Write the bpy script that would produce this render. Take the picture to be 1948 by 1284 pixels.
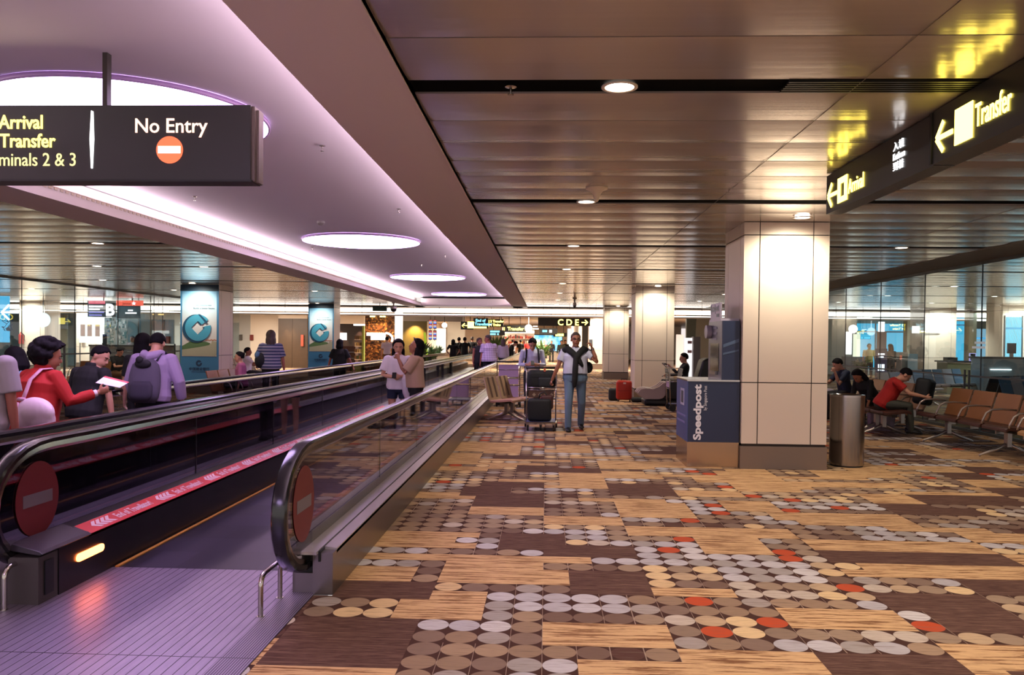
import bpy, math, random
from math import pi, sin, cos, radians as R
from mathutils import Vector as V, Matrix as M, Euler
random.seed(7)
for o in list(bpy.data.objects): bpy.data.objects.remove(o)
scn = bpy.context.scene
COL = scn.collection
# ------------------------------------------------------------------ camera
cam_d = bpy.data.cameras.new('camera'); cam = bpy.data.objects.new('camera', cam_d); COL.objects.link(cam)
FPX = 1530.0
cam_d.sensor_width = 36; cam_d.lens = FPX / 1948 * 36
yaw = math.atan(64 / FPX); pitch = -math.atan(25 / FPX); roll = .0105
f = V((-sin(yaw) * cos(pitch), cos(yaw) * cos(pitch), sin(pitch)))
r = f.cross(V((0, 0, 1))).normalized(); u = r.cross(f)
r2 = cos(roll) * r + sin(roll) * u; u2 = -sin(roll) * r + cos(roll) * u
cam.matrix_world = M(((r2.x, u2.x, -f.x, 0), (r2.y, u2.y, -f.y, 0), (r2.z, u2.z, -f.z, 1.52), (0, 0, 0, 1)))
cam_d.shift_y = 32.3 / 1948
cam_d.clip_start = .05; cam_d.clip_end = 200
scn.camera = cam
# ------------------------------------------------------------------ world, exposure
scn.view_settings.view_transform = 'Standard'; scn.view_settings.look = 'None'
scn.view_settings.gamma = 1; scn.view_settings.use_curve_mapping = False
scn.view_settings.exposure = 0.62
w = bpy.data.worlds.new('world'); scn.world = w; w.use_nodes = True
w.node_tree.nodes['Background'].inputs[0].default_value = (1.0, .90, .87, 1)
w.node_tree.nodes['Background'].inputs[1].default_value = .62
# ------------------------------------------------------------------ lamps of the hall
def lin(h):
    if isinstance(h, str):
        h = h.lstrip('#'); c = [int(h[i:i + 2], 16) / 255 for i in (0, 2, 4)]
    else: c = h
    return tuple(x / 12.92 if x <= .04045 else ((x + .055) / 1.055) ** 2.4 for x in c)
def lamp(kind, name, loc, power, color, direction=(0, 0, -1), parent=None, **kw):
    d = bpy.data.lights.new(name, kind); d.energy = power; d.color = color
    for k, v in kw.items(): setattr(d, k, v)
    o = bpy.data.objects.new(name, d); COL.objects.link(o)
    o.location = loc; o.rotation_euler = V(direction).to_track_quat('-Z', 'Y').to_euler()
    if parent: o.parent = parent
    return o
# cove lighting hidden behind the lips of the vaulted recess (long rows of tubes)
for sx in (-1, 1):
    for y0 in (-1, 7, 15, 23, 30):
        L = 8 if y0 < 30 else 3.4
        lamp('AREA', 'cove_tubes', (-3.3 + sx * 2.03, y0 + L / 2, 3.125), 80 * L / 8 * (.95 if sx < 0 else 1), (1, .84, .86),
             direction=(-sx * .55, 0, 1), shape='RECTANGLE', size=L, size_y=.05)
# ------------------------------------------------------------------ mesh helpers
class MB:
    def __init__(s): s.v = []; s.f = []; s.m = []; s.cm = 0
    def add(s, vs, fs):
        b = len(s.v); s.v += [tuple(x) for x in vs]
        for q in fs: s.f.append([b + i for i in q]); s.m.append(s.cm)
        return s
    def box(s, x0, x1, y0, y1, z0, z1):
        vs = [(x, y, z) for z in (z0, z1) for y in (y0, y1) for x in (x0, x1)]
        return s.add(vs, [(0, 2, 3, 1), (4, 5, 7, 6), (0, 1, 5, 4), (2, 6, 7, 3), (0, 4, 6, 2), (1, 3, 7, 5)])
    def rbox(s, x0, x1, y0, y1, z0, z1, r=.02, n=3):
        # box with rounded vertical-plane corners (profile in XZ rounded, extruded along Y)
        pts = []
        for cx, cz, a0 in ((x1 - r, z1 - r, 0), (x0 + r, z1 - r, 90), (x0 + r, z0 + r, 180), (x1 - r, z0 + r, 270)):
            for k in range(n + 1):
                a = R(a0 + 90 * k / n); pts.append((cx + r * cos(a), cz + r * sin(a)))
        return s.prism([(x, 0, z) for x, z in pts], (0, y0, 0), (0, y1, 0))
    def prism(s, pts, o0, o1):
        n = len(pts); a = [V(p) + V(o0) for p in pts]; b = [V(p) + V(o1) for p in pts]
        fs = [list(range(n)), list(range(2 * n - 1, n - 1, -1))] + [(i, i + n, (i + 1) % n + n, (i + 1) % n) for i in range(n)]
        return s.add(a + b, fs)
    def loft(s, rings, caps=True, closed=True):
        n = len(rings[0]); vs = [p for r_ in rings for p in r_]; fs = []
        for i in range(len(rings) - 1):
            for j in range(n if closed else n - 1):
                k = (j + 1) % n; fs.append((i * n + j, i * n + k, (i + 1) * n + k, (i + 1) * n + j))
        if caps: fs += [list(range(n - 1, -1, -1)), list(range((len(rings) - 1) * n, len(rings) * n))]
        return s.add(vs, fs)
    def tube(s, pts, rad, n=10, caps=True, flat=1.0, upv=None):
        pts = [V(p) for p in pts]; m = len(pts)
        if not hasattr(rad, '__len__'): rad = [rad] * m
        t0 = (pts[1] - pts[0]).normalized(); up = V(upv) if upv else (V((0, 0, 1)) if abs(t0.z) < .9 else V((0, 1, 0)))
        rings = []; u_ = (up - t0 * up.dot(t0)).normalized()
        for i, p in enumerate(pts):
            t = (pts[min(i + 1, m - 1)] - pts[max(i - 1, 0)]).normalized()
            u_ = (u_ - t * u_.dot(t)).normalized(); w_ = t.cross(u_)
            rings.append([p + (u_ * cos(2 * pi * k / n) * flat + w_ * sin(2 * pi * k / n)) * rad[i] for k in range(n)])
        return s.loft(rings, caps)
    def limb(s, pts, rad, n=10):     # tube with rounded ends
        pts = [V(p) for p in pts]; a = (pts[0] - pts[1]).normalized(); b = (pts[-1] - pts[-2]).normalized()
        P = [pts[0] + a * rad[0] * .9, pts[0] + a * rad[0] * .6] + pts + [pts[-1] + b * rad[-1] * .6, pts[-1] + b * rad[-1] * .9]
        return s.tube(P, [rad[0] * .35, rad[0] * .78] + list(rad) + [rad[-1] * .78, rad[-1] * .35], n)
    def ell(s, c, rx, ry, rz, m=None, n=14, k=9):
        c = V(c); vs = []
        for i in range(1, k):
            a = pi * i / k
            for j in range(n):
                b = 2 * pi * j / n; p = V((rx * sin(a) * cos(b), ry * sin(a) * sin(b), rz * cos(a)))
                vs.append(c + (m @ p if m else p))
        t = V((0, 0, rz)); vs += [c + (m @ t if m else t), c - (m @ t if m else t)]; fs = []
        for i in range(k - 2):
            for j in range(n): q = (j + 1) % n; fs.append((i * n + j, (i + 1) * n + j, (i + 1) * n + q, i * n + q))
        N = (k - 1) * n
        for j in range(n):
            q = (j + 1) % n; fs.append((N, j, q)); fs.append((N + 1, (k - 2) * n + q, (k - 2) * n + j))
        return s.add(vs, fs)
    def cyl(s, x, y, z0, z1, r0, r1=None, n=24):
        r1 = r0 if r1 is None else r1
        return s.loft([[(x + r_ * cos(2 * pi * k / n), y + r_ * sin(2 * pi * k / n), z) for k in range(n)] for z, r_ in ((z0, r0), (z1, r1))])
    def lathe(s, prof, x=0, y=0, n=28):
        return s.loft([[(x + r_ * cos(2 * pi * k / n), y + r_ * sin(2 * pi * k / n), z) for k in range(n)] for r_, z in prof], caps=min(prof[0][0], prof[-1][0]) < .01)
    def quad(s, a, b, c, d): return s.add([a, b, c, d], [(0, 1, 2, 3)])
    def mesh(s, name, mats, smooth=False):
        me = bpy.data.meshes.new(name); me.from_pydata(s.v, [], s.f)
        for m_ in (mats if isinstance(mats, (list, tuple)) else [mats]): me.materials.append(m_)
        me.polygons.foreach_set('material_index', s.m)
        if smooth: me.shade_smooth() if smooth is True else me.shade_auto_smooth(angle=smooth) if hasattr(me, 'shade_auto_smooth') else me.shade_smooth()
        me.update(); return me
    def build(s, name, mats, parent=None, smooth=False, loc=None, rot=None, bevel=0, kind=None):
        me = s.mesh(name, mats, bool(smooth))
        o = bpy.data.objects.new(name, me); COL.objects.link(o)
        if smooth == 'auto':
            me.set_sharp_from_angle(angle=R(35))
        if parent: o.parent = parent
        if loc: o.location = loc
        if rot: o.rotation_euler = rot
        if bevel:
            b = o.modifiers.new('b', 'BEVEL'); b.width = bevel; b.segments = 2; b.limit_method = 'ANGLE'
        if kind: o['kind'] = kind
        return o
def tag(o, label=None, cat=None, group=None, kind=None):
    if label: o['label'] = label
    if cat: o['category'] = cat
    if group: o['group'] = group
    if kind: o['kind'] = kind
    return o
def thing(name, label, cat, loc=(0, 0, 0), rz=0, group=None):
    o = bpy.data.objects.new(name, None); COL.objects.link(o); o.location = loc; o.rotation_euler = (0, 0, rz)
    o.empty_display_size = .1
    return tag(o, label, cat, group)
KIDS = {}
def copy_tree(o, parent=None, label=None, loc=None, rz=None, scale=None):
    c = o.copy(); COL.objects.link(c); c.parent = parent
    if parent is None:
        if label: c['label'] = label
        if loc is not None: c.location = loc
        if rz is not None: c.rotation_euler = (0, 0, rz)
        if scale: c.scale = (scale,) * 3
    for ch in list(o.children): copy_tree(ch, c)
    return c
def struct(mb, name, mats, smooth=False): return mb.build(name, mats, smooth=smooth, kind='structure')
# ------------------------------------------------------------------ materials
MC = {}
def mat(name, col=(.8, .8, .8), rough=.6, metal=0, em=None, es=0, alpha=1, spec=None, coat=0, bump=0, bscale=60, var=0, aniso=0):
    if name in MC: return MC[name]
    m_ = bpy.data.materials.new(name); m_.use_nodes = True; nt = m_.node_tree; b = nt.nodes['Principled BSDF']
    c = lin(col); b.inputs['Base Color'].default_value = (*c, 1); b.inputs['Roughness'].default_value = rough; b.inputs['Metallic'].default_value = metal
    if spec is not None: b.inputs['Specular IOR Level'].default_value = spec
    if coat: b.inputs['Coat Weight'].default_value = coat
    if em: b.inputs['Emission Color'].default_value = (*lin(em), 1); b.inputs['Emission Strength'].default_value = es
    if var or bump:
        tc = nt.nodes.new('ShaderNodeTexCoord'); no = nt.nodes.new('ShaderNodeTexNoise'); no.inputs['Scale'].default_value = bscale; no.inputs['Detail'].default_value = 3
        nt.links.new(tc.outputs['Object'], no.inputs['Vector'])
        if var:
            mx = nt.nodes.new('ShaderNodeMix'); mx.data_type = 'RGBA'
            mx.inputs['A'].default_value = (*[x * (1 - var) for x in c], 1); mx.inputs['B'].default_value = (*[min(1, x * (1 + var)) for x in c], 1)
            nt.links.new(no.outputs['Fac'], mx.inputs['Factor']); nt.links.new(mx.outputs['Result'], b.inputs['Base Color'])
        if bump:
            bp = nt.nodes.new('ShaderNodeBump'); bp.inputs['Strength'].default_value = bump; bp.inputs['Distance'].default_value = .01
            nt.links.new(no.outputs['Fac'], bp.inputs['Height']); nt.links.new(bp.outputs['Normal'], b.inputs['Normal'])
    MC[name] = m_; return m_
def emit(name, col, s):
    if name in MC: return MC[name]
    m_ = bpy.data.materials.new(name); m_.use_nodes = True; nt = m_.node_tree
    nt.nodes.remove(nt.nodes['Principled BSDF']); e = nt.nodes.new('ShaderNodeEmission')
    e.inputs[0].default_value = (*lin(col), 1); e.inputs[1].default_value = s
    nt.links.new(e.outputs[0], nt.nodes['Material Output'].inputs[0]); MC[name] = m_; return m_
def glass(name, tint=(1, 1, 1), refl=.08, rough=.02, boost=1.0):
    m_ = bpy.data.materials.new(name); m_.use_nodes = True; nt = m_.node_tree; nt.nodes.remove(nt.nodes['Principled BSDF'])
    t = nt.nodes.new('ShaderNodeBsdfTransparent'); t.inputs[0].default_value = (*tint, 1)
    g = nt.nodes.new('ShaderNodeBsdfGlossy'); g.inputs['Roughness'].default_value = rough
    lw = nt.nodes.new('ShaderNodeLayerWeight'); lw.inputs['Blend'].default_value = .5
    pw = nt.nodes.new('ShaderNodeMath'); pw.operation = 'POWER'; pw.inputs[1].default_value = 5; nt.links.new(lw.outputs['Facing'], pw.inputs[0])
    fr = nt.nodes.new('ShaderNodeMath'); fr.operation = 'MULTIPLY_ADD'; fr.inputs[1].default_value = .75; fr.inputs[2].default_value = .045; nt.links.new(pw.outputs[0], fr.inputs[0])
    mu = nt.nodes.new('ShaderNodeMath'); mu.operation = 'MULTIPLY'; mu.inputs[1].default_value = boost; mu.use_clamp = True
    mx = nt.nodes.new('ShaderNodeMixShader'); nt.links.new(fr.outputs[0], mu.inputs[0]); nt.links.new(mu.outputs[0], mx.inputs[0])
    nt.links.new(t.outputs[0], mx.inputs[1]); nt.links.new(g.outputs[0], mx.inputs[2]); nt.links.new(mx.outputs[0], nt.nodes['Material Output'].inputs[0])
    return m_
class NT:      # tiny node-expression helper
    def __init__(s, m_): s.nt = m_.node_tree
    def n(s, t, **kw):
        x = s.nt.nodes.new(t)
        for k, v in kw.items(): setattr(x, k, v)
        return x
    def lk(s, a, sock):
        if isinstance(a, (int, float)): sock.default_value = a
        elif isinstance(a, tuple): sock.default_value = a if len(a) == len(sock.default_value) else (*a, 1)
        else: s.nt.links.new(a, sock)
    def m(s, op, a, b=0, c=0, clamp=False):
        x = s.n('ShaderNodeMath', operation=op, use_clamp=clamp); s.lk(a, x.inputs[0]); s.lk(b, x.inputs[1]); s.lk(c, x.inputs[2]); return x.outputs[0]
    def xyz(s, x, y, z=0):
        q = s.n('ShaderNodeCombineXYZ'); s.lk(x, q.inputs[0]); s.lk(y, q.inputs[1]); s.lk(z, q.inputs[2]); return q.outputs[0]
    def white(s, vec): q = s.n('ShaderNodeTexWhiteNoise', noise_dimensions='3D'); s.lk(vec, q.inputs['Vector']); return q.outputs['Value']
    def noise(s, vec, sc, det=2, rough=.5):
        q = s.n('ShaderNodeTexNoise'); s.lk(vec, q.inputs['Vector']); q.inputs['Scale'].default_value = sc; q.inputs['Detail'].default_value = det; q.inputs['Roughness'].default_value = rough; return q.outputs['Fac']
    def mix(s, fac, a, b):
        q = s.n('ShaderNodeMix', data_type='RGBA'); s.lk(fac, q.inputs['Factor']); s.lk(a, q.inputs['A']); s.lk(b, q.inputs['B']); return q.outputs['Result']
    def ramp(s, fac, stops, const=True):
        q = s.n('ShaderNodeValToRGB'); q.color_ramp.interpolation = 'CONSTANT' if const else 'LINEAR'; e = q.color_ramp.elements
        while len(e) < len(stops): e.new(.5)
        for k, (p, c) in enumerate(stops): e[k].position = p; e[k].color = (*lin(c), 1)
        s.lk(fac, q.inputs[0]); return q.outputs[0]
def text(s, size, m_, loc, rot, parent=None, name='lettering', ext=.002, align='LEFT', bold=0, scale=(1, 1, 1), space=1):
    cu = bpy.data.curves.new(name, 'FONT'); cu.body = s; cu.size = size; cu.extrude = ext; cu.align_x = align; cu.offset = bold; cu.space_character = space
    cu.resolution_u = 3
    o = bpy.data.objects.new(name, cu); COL.objects.link(o)
    bpy.context.view_layer.update()
    me = bpy.data.meshes.new_from_object(o.evaluated_get(bpy.context.evaluated_depsgraph_get()))
    me.name = name; bpy.data.objects.remove(o); me.materials.clear(); me.materials.append(m_)
    q = bpy.data.objects.new(name, me); COL.objects.link(q); q.location = loc; q.rotation_euler = rot; q.scale = scale
    if parent: q.parent = parent
    return q
FRONT = (pi / 2, 0, 0)                 # text facing -Y
TOLEFT = (pi / 2, 0, -pi / 2)          # text facing -X
def fx(px, y):
    d = (px - 974) / 1530; c_, s_ = cos(.0418), sin(.0418)
    return y * (-s_ + d * c_) / (c_ + d * s_)
# ------------------------------------------------------------------ materials of the hall
steel = mat('brushed steel', '#8d8785', .28, 1)
steel_dark = mat('dark steel', '#4c4744', .35, 1)
chrome = mat('polished tube steel', '#b9b2ad', .16, 1)
rubber = mat('black rubber', '#17171a', .5)
rail_rubber = mat('black handrail rubber', '#141317', .18, spec=.7)
black = mat('black paint', '#101114', .45)
# carpet
carpet = mat('patterned carpet', '#9a7a5a', .95, spec=.1)
def build_carpet(m_):
    T = NT(m_); b = m_.node_tree.nodes['Principled BSDF']
    g = T.n('ShaderNodeNewGeometry').outputs['Position']; sp = T.n('ShaderNodeSeparateXYZ'); T.lk(g, sp.inputs[0])
    C = .167; U = T.m('DIVIDE', sp.outputs[0], C); W = T.m('DIVIDE', sp.outputs[1], C)
    fl = lambda a, d, o=0: T.m('FLOOR', T.m('DIVIDE', T.m('ADD', a, o), d))
    i, j = fl(U, 1), fl(W, 1); fu = T.m('SUBTRACT', T.m('FRACT', U), .5); fv = T.m('SUBTRACT', T.m('FRACT', W), .5)
    rad = T.m('SQRT', T.m('ADD', T.m('MULTIPLY', fu, fu), T.m('MULTIPLY', fv, fv)))
    st = T.noise(T.xyz(T.m('MULTIPLY', sp.outputs[0], 2.6), T.m('MULTIPLY', sp.outputs[1], 44)), 1, 5, .68)
    st2 = T.noise(T.xyz(T.m('MULTIPLY', sp.outputs[0], 9), T.m('MULTIPLY', sp.outputs[1], 190)), 1, 3, .6)
    dark = '#51372f'; gold = '#d0a672'; 
    sg = T.m('MULTIPLY', T.m('SUBTRACT', st, .505), 15, clamp=True)
    goldc = T.mix(sg, lin('#dcb383') + (1,), lin('#7d5438') + (1,))
    goldc = T.mix(T.m('MULTIPLY', T.m('SUBTRACT', st2, .46), 2.6, clamp=True), goldc, lin('#ad8560') + (1,))
    browc = T.mix(T.m('MULTIPLY', T.m('SUBTRACT', st, .5), 4, clamp=True), T.mix(T.m('MULTIPLY', T.m('SUBTRACT', st2, .45), 4, clamp=True), lin('#503831') + (1,), lin('#7d5d50') + (1,)), lin('#8a6a5a') + (1,))
    # discs
    c1 = T.white(T.xyz(i, j, 3.3)); c2 = T.white(T.xyz(fl(U, 4, 1), fl(W, 2, 1), 5.1))
    pa = T.ramp(c1, [(0, '#8a7263'), (.28, '#9c8169'), (.5, '#7a6153'), (.66, '#ab8f74'), (.80, '#aa9d94'), (.9, '#e0bd8e'), (.945, '#5a3d35'), (.965, '#c4512f')])
    pb = T.ramp(c1, [(0, '#c9c2c2'), (.35, '#bcb5b6'), (.6, '#a99f98'), (.85, '#d5cdca'), (.95, '#c4512f')])
    pc = T.ramp(c1, [(0, '#a38b74'), (.35, '#c6a987'), (.55, '#e6c595'), (.75, '#c9b9a8'), (.93, '#c4512f'), (.96, '#927b68')])
    disc = T.mix(T.m('GREATER_THAN', c2, .80), pa, pb); disc = T.mix(T.m('LESS_THAN', c2, .30), disc, pc)
    ds = T.m('MULTIPLY', T.m('SUBTRACT', st2, .50), 3.2, clamp=True)
    disc = T.mix(T.m('MULTIPLY', ds, .75), disc, lin('#6c5548') + (1,)); disc = T.mix(T.m('MULTIPLY', T.m('SUBTRACT', st, .54), 5, clamp=True), disc, lin('#7a6456') + (1,))
    inn = T.m('MULTIPLY', T.m('SUBTRACT', .505, rad), 60, clamp=True)
    dcol = T.mix(inn, lin('#4a312a') + (1,), disc)
    ln = T.m('GREATER_THAN', T.m('ABSOLUTE', fu), .482); lc = T.m('LESS_THAN', T.white(T.xyz(i, fl(W, 6), 9)), .55)
    dcol = T.mix(T.m('MULTIPLY', T.m('MULTIPLY', ln, lc), .55), dcol, lin('#c9b09a') + (1,))
    # blocks
    a = T.white(T.xyz(fl(U, 4), fl(W, 2), 1.7)); b2 = T.white(T.xyz(fl(U, 3, 2), fl(W, 3, 1), 7.7)); b3 = T.white(T.xyz(fl(U, 5, 3), fl(W, 1), 12.4))
    isg = T.m('MAXIMUM', T.m('LESS_THAN', a, .26), T.m('MAXIMUM', T.m('LESS_THAN', b2, .15), T.m('LESS_THAN', b3, .10)))
    isb = T.m('MAXIMUM', T.m('GREATER_THAN', a, .925), T.m('GREATER_THAN', b2, .945))
    col = T.mix(isg, dcol, goldc); col = T.mix(isb, col, browc)
    fine = T.noise(g, 900, 1); col = T.mix(T.m('MULTIPLY', fine, .22), col, lin('#3a2620') + (1,))
    T.lk(col, b.inputs['Base Color'])
    bp = T.n('ShaderNodeBump'); bp.inputs['Strength'].default_value = .35; bp.inputs['Distance'].default_value = .004; T.lk(st2, bp.inputs['Height']); T.lk(bp.outputs[0], b.inputs['Normal'])
build_carpet(carpet)
stone = mat('pale stone floor', '#a59a94', .25, var=.06, bscale=3)
# ------------------------------------------------------------------ floor
m = MB(); m.box(-1.25, 30, -5, 80, -.1, 0); struct(m, 'floor', carpet)
m = MB(); m.box(-1.36, -1.25, -5, 4.7, -.1, 0); m.box(-30, -5.3, -5, 80, -.1, 0); m.box(-5.3, -1.25, 46, 80, -.1, 0); struct(m, 'floor_beyond_walkways', carpet)
# ------------------------------------------------------------------ steel landing plate with ribs
plate = mat('ribbed landing steel', '#8d8390', .38, .75)
def build_plate(m_):
    T = NT(m_); b = m_.node_tree.nodes['Principled BSDF']; g = T.n('ShaderNodeNewGeometry').outputs['Position']; sp = T.n('ShaderNodeSeparateXYZ'); T.lk(g, sp.inputs[0])
    x = sp.outputs[0]; fr = T.m('FRACT', T.m('DIVIDE', x, .052)); g1 = T.m('LESS_THAN', fr, .10)
    fr2 = T.m('FRACT', T.m('DIVIDE', x, .013)); g2 = T.m('MULTIPLY', T.m('LESS_THAN', fr2, .45), T.m('GREATER_THAN', x, -1.53))
    no = T.noise(T.xyz(T.m('MULTIPLY', x, 40), T.m('MULTIPLY', sp.outputs[1], 5)), 1, 3)
    crossl = T.m('LESS_THAN', T.m('ABSOLUTE', T.m('SUBTRACT', sp.outputs[1], 3.735)), .004)
    gg = T.m('MAXIMUM', T.m('MAXIMUM', g1, g2), crossl)
    T.lk(T.mix(gg, T.mix(no, lin('#8b8094') + (1,), lin('#a99cae') + (1,)), lin('#453d47') + (1,)), b.inputs['Base Color'])
    bp = T.n('ShaderNodeBump'); bp.inputs['Strength'].default_value = .5; bp.inputs['Distance'].default_value = .003; T.lk(T.m('MULTIPLY', gg, -1), bp.inputs['Height']); T.lk(bp.outputs[0], b.inputs['Normal'])
build_plate(plate)
m = MB(); m.box(-5.3, -1.36, -5, 5.17, -.1, .004); struct(m, 'floor_landing_plate', plate)
# ------------------------------------------------------------------ ceiling of long metal panels, dark service slots every 4 m
panel = mat('satin metal ceiling panels', '#a89a8f', .19, .45)
def build_panel(m_):
    T = NT(m_); b = m_.node_tree.nodes['Principled BSDF']; g = T.n('ShaderNodeNewGeometry').outputs['Position']; sp = T.n('ShaderNodeSeparateXYZ'); T.lk(g, sp.inputs[0])
    no = T.noise(T.xyz(T.m('MULTIPLY', sp.outputs[0], .15), T.m('MULTIPLY', sp.outputs[1], 9)), 1, 2)
    b.inputs['Base Color'].default_value = (*lin('#b0a59e'), 1)
    bp = T.n('ShaderNodeBump'); bp.inputs['Strength'].default_value = .14; bp.inputs['Distance'].default_value = .02; T.lk(no, bp.inputs['Height']); T.lk(bp.outputs[0], b.inputs['Normal'])
build_panel(panel)
slotmat = mat('black ceiling slot', '#030304', .9, spec=.05)
plaster = mat('matt painted ceiling', '#d3c6c6', .8)
SLOTS = [.6, 4.7, 8.52, 12.43, 16.42, 20.42, 24.42, 28.42, 32.2]
def panel_ceiling(name, x0, x1, yend=34.5, ystart=-3):
    m = MB(); ys = []
    edges = [-3.4] + SLOTS + [35.0]
    seams = []
    for k in range(len(edges) - 1):
        a = edges[k] + .12; b = edges[k + 1] - .12
        if a < ystart: a = ystart
        if b > yend: b = yend
        if b - a < .2: continue
        n = max(1, round((b - a) / .62)); w_ = (b - a) / n
        for q in range(n):
            ya = a + q * w_ + .006; yb = a + (q + 1) * w_ - .006; prof = []
            for t in range(7):
                s_ = t / 6; y = ya + (yb - ya) * s_; prof.append((y, 3.0 - .007 * (1 - (2 * s_ - 1) ** 2)))
            rings = [[(x0, ya, 3.012)] + [(x0, y, z) for y, z in prof] + [(x0, yb, 3.012)], [(x1, ya, 3.012)] + [(x1, y, z) for y, z in prof] + [(x1, yb, 3.012)]]
            m.loft(rings, False, False)
    o = struct(m, name, panel, smooth='auto')
    m = MB(); m.box(x0, x1, ystart, yend, 3.012, 3.1); struct(m, name + '_slot_backing', slotmat)
    return o
panel_ceiling('ceiling_panels_right', -.80, 6.62)
panel_ceiling('ceiling_panels_left', -13.3, -5.86)
panel_ceiling('ceiling_panels_right_gate', 7.6, 27, 34.5, 4)
panel_ceiling('ceiling_panels_left_gate', -29, -13.36, 34.5, 12)
m = MB(); m.box(6.62, 7.5, -3, 34.5, 2.985, 3.1); m.box(7.5, 7.62, -3, 34.5, 2.97, 3.1); struct(m, 'ceiling_band_right', mat('grey bulkhead paint', '#7d776f', .6))
# soffit lips around the vault
m = MB(); m.box(1.748, 1.752, 0, 34.5, 2.9905, 2.9925); m.box(4.998, 5.002, 0, 34.5, 2.9905, 2.9925); struct(m, 'trim_8', mat('panel seam', '#6f635c', .7))
m = MB(); m.box(-1.40, -.80, -3, 34.5, 2.965, 3.0); m.box(-1.40, -1.385, -3, 34.5, 3.0, 3.10); m.box(-.815, -.80, -3, 34.5, 2.955, 3.0)
m.box(-1.385, -.8, -3, 34.5, 3.09, 3.1); struct(m, 'trim_1', plaster)
m = MB(); m.box(-5.86, -5.20, -3, 34.5, 2.965, 3.0); m.box(-5.215, -5.20, -3, 34.5, 3.0, 3.10); m.box(-5.86, -5.215, -3, 34.5, 3.09, 3.1)
struct(m, 'trim_2', plaster)
grille = mat('cream vent grille', '#cbb9a8', .6)
m = MB()
for k in range(330):
    y = 1 + k * .1; m.box(-5.20, -5.192, y, y + .055, 3.068, 3.095)
m.box(-5.197, -5.186, 1, 34, 3.095, 3.102); struct(m, 'trim_3', grille)
# vault
vault = mat('white vault plaster', '#beb1c2', .9, spec=.15)
m = MB(); rings = []
for yy in [-3 + 1.5 * k for k in range(24)] + [32.6, 33.0, 33.3]:
    rings.append([(-3.3 + 2.25 * t, min(yy, 33.3), 3.295 + .03 * abs(t) ** 3) for t in [q / 14 - 1 for q in range(29)]])
m.loft(rings, False, False); struct(m, 'ceiling_vault', vault, smooth=True)
m = MB(); m.box(-5.6, -1.0, 33.3, 34.5, 2.965, 3.1); m.box(-5.2, -1.4, 33.25, 33.3, 3.0, 3.34)
m.box(-5.6, -5.5, -3, 34, 3.1, 3.3); m.box(-1.12, -1.02, -3, 34, 3.1, 3.3); struct(m, 'ceiling_vault_end', plaster)
m = MB(); m.box(-5.1, -1.5, 32.5, 33.25, 3.27, 3.285); struct(m, 'ceiling_vault_dark_slot', slotmat)
# ------------------------------------------------------------------ bulkhead with luminous band at the end of this ceiling
band = emit('luminous bulkhead band', '#fff3e6', 2.6)
frost = mat('cream bulkhead', '#e6d6c6', .5)
m = MB(); m.box(-29, 27, 34.5, 34.8, 2.72, 3.1); m.box(-29, 27, 34.35, 34.8, 2.57, 2.62); struct(m, 'wall_bulkhead', frost)
m = MB(); m.box(-29, 27, 34.40, 34.44, 2.62, 2.66); m.box(-29, 27, 34.48, 34.5, 2.72, 2.90); o = struct(m, 'trim_4', band)
m = MB()
for k in range(46): m.box(-27 + k * 1.12, -26.985 + k * 1.12, 34.46, 34.48, 2.66, 3.0)
struct(m, 'trim_5', mat('bulkhead joint', '#4a3f39', .6))
m = MB(); m.box(-29, 27, 34.5, 80, 2.95, 3.1); struct(m, 'ceiling_far', mat('far ceiling', '#cbbdae', .5))
# ------------------------------------------------------------------ columns
clad = mat('cream column cladding', '#e2d2c2', .5)
joint = mat('dark joint', '#2c221c', .7)
plinth = mat('grey metal plinth', '#857468', .45, .4)
purple_clad = clad
def column(x, y, w_=1.02, h=3.0, name='column', side=None, base=True):
    mats = [clad, joint, plinth]; m = MB(); g = .012; e = .0
    m.cm = 1; m.box(x + .01, x + w_ - .01, y + .01, y + w_ - .01, 0, h - .0)
    m.cm = 0; a = .19
    us = [(0, a), (a, w_ - a), (w_ - a, w_)]
    zs = [(.30, 1.05), (1.05, 2.84), (2.84, h)]
    for z0, z1 in zs:
        for k, (u0, u1) in enumerate(us):
            p0 = u0 + (g / 2 if k else 0); p1 = u1 - (g / 2 if k < 2 else 0)
            m.box(x + p0, x + p1, y, y + .02, z0 + g / 2, z1 - g / 2); m.box(x + p0, x + p1, y + w_ - .02, y + w_, z0 + g / 2, z1 - g / 2)
            q0 = max(p0, .02); q1 = min(p1, w_ - .02)
            m.box(x, x + .02, y + q0, y + q1, z0 + g / 2, z1 - g / 2); m.box(x + w_ - .02, x + w_, y + q0, y + q1, z0 + g / 2, z1 - g / 2)
    m.cm = 2; m.box(x - .012, x + w_ + .006, y - .012, y + w_ + .006, 0, .275)
    o = m.build(name, mats); return o
c = column(2.39, 9.88); tag(c, 'large cream panelled column beside the blue kiosk, the nearest of the cream columns', 'column')
c = column(2.36, 21.4); tag(c, 'cream panelled column behind the seated man in the massage chair', 'column')
c = column(2.40, 33.2, 1.0, 2.95); tag(c, 'cream column behind the red suitcase, standing under the bright bulkhead', 'column')
c = column(2.40, 45.0, .95, 2.95); tag(c, 'small distant cream column just right of the man on the phone', 'column')
c = column(-9.95, 21.6); tag(c, 'pale column wrapped in the larger blue bank advertisement', 'column')
c = column(-9.75, 32.8); tag(c, 'pale column wrapped in the smaller, more distant blue bank advertisement', 'column')
c = column(-22.3, 33.2, 1.1); tag(c, 'bright cream column at the far left edge beyond the glass', 'column')
c = column(-22.1, 37.0, 1.1, 2.95); tag(c, 'bright cream column left of the gate B sign', 'column')
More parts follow.
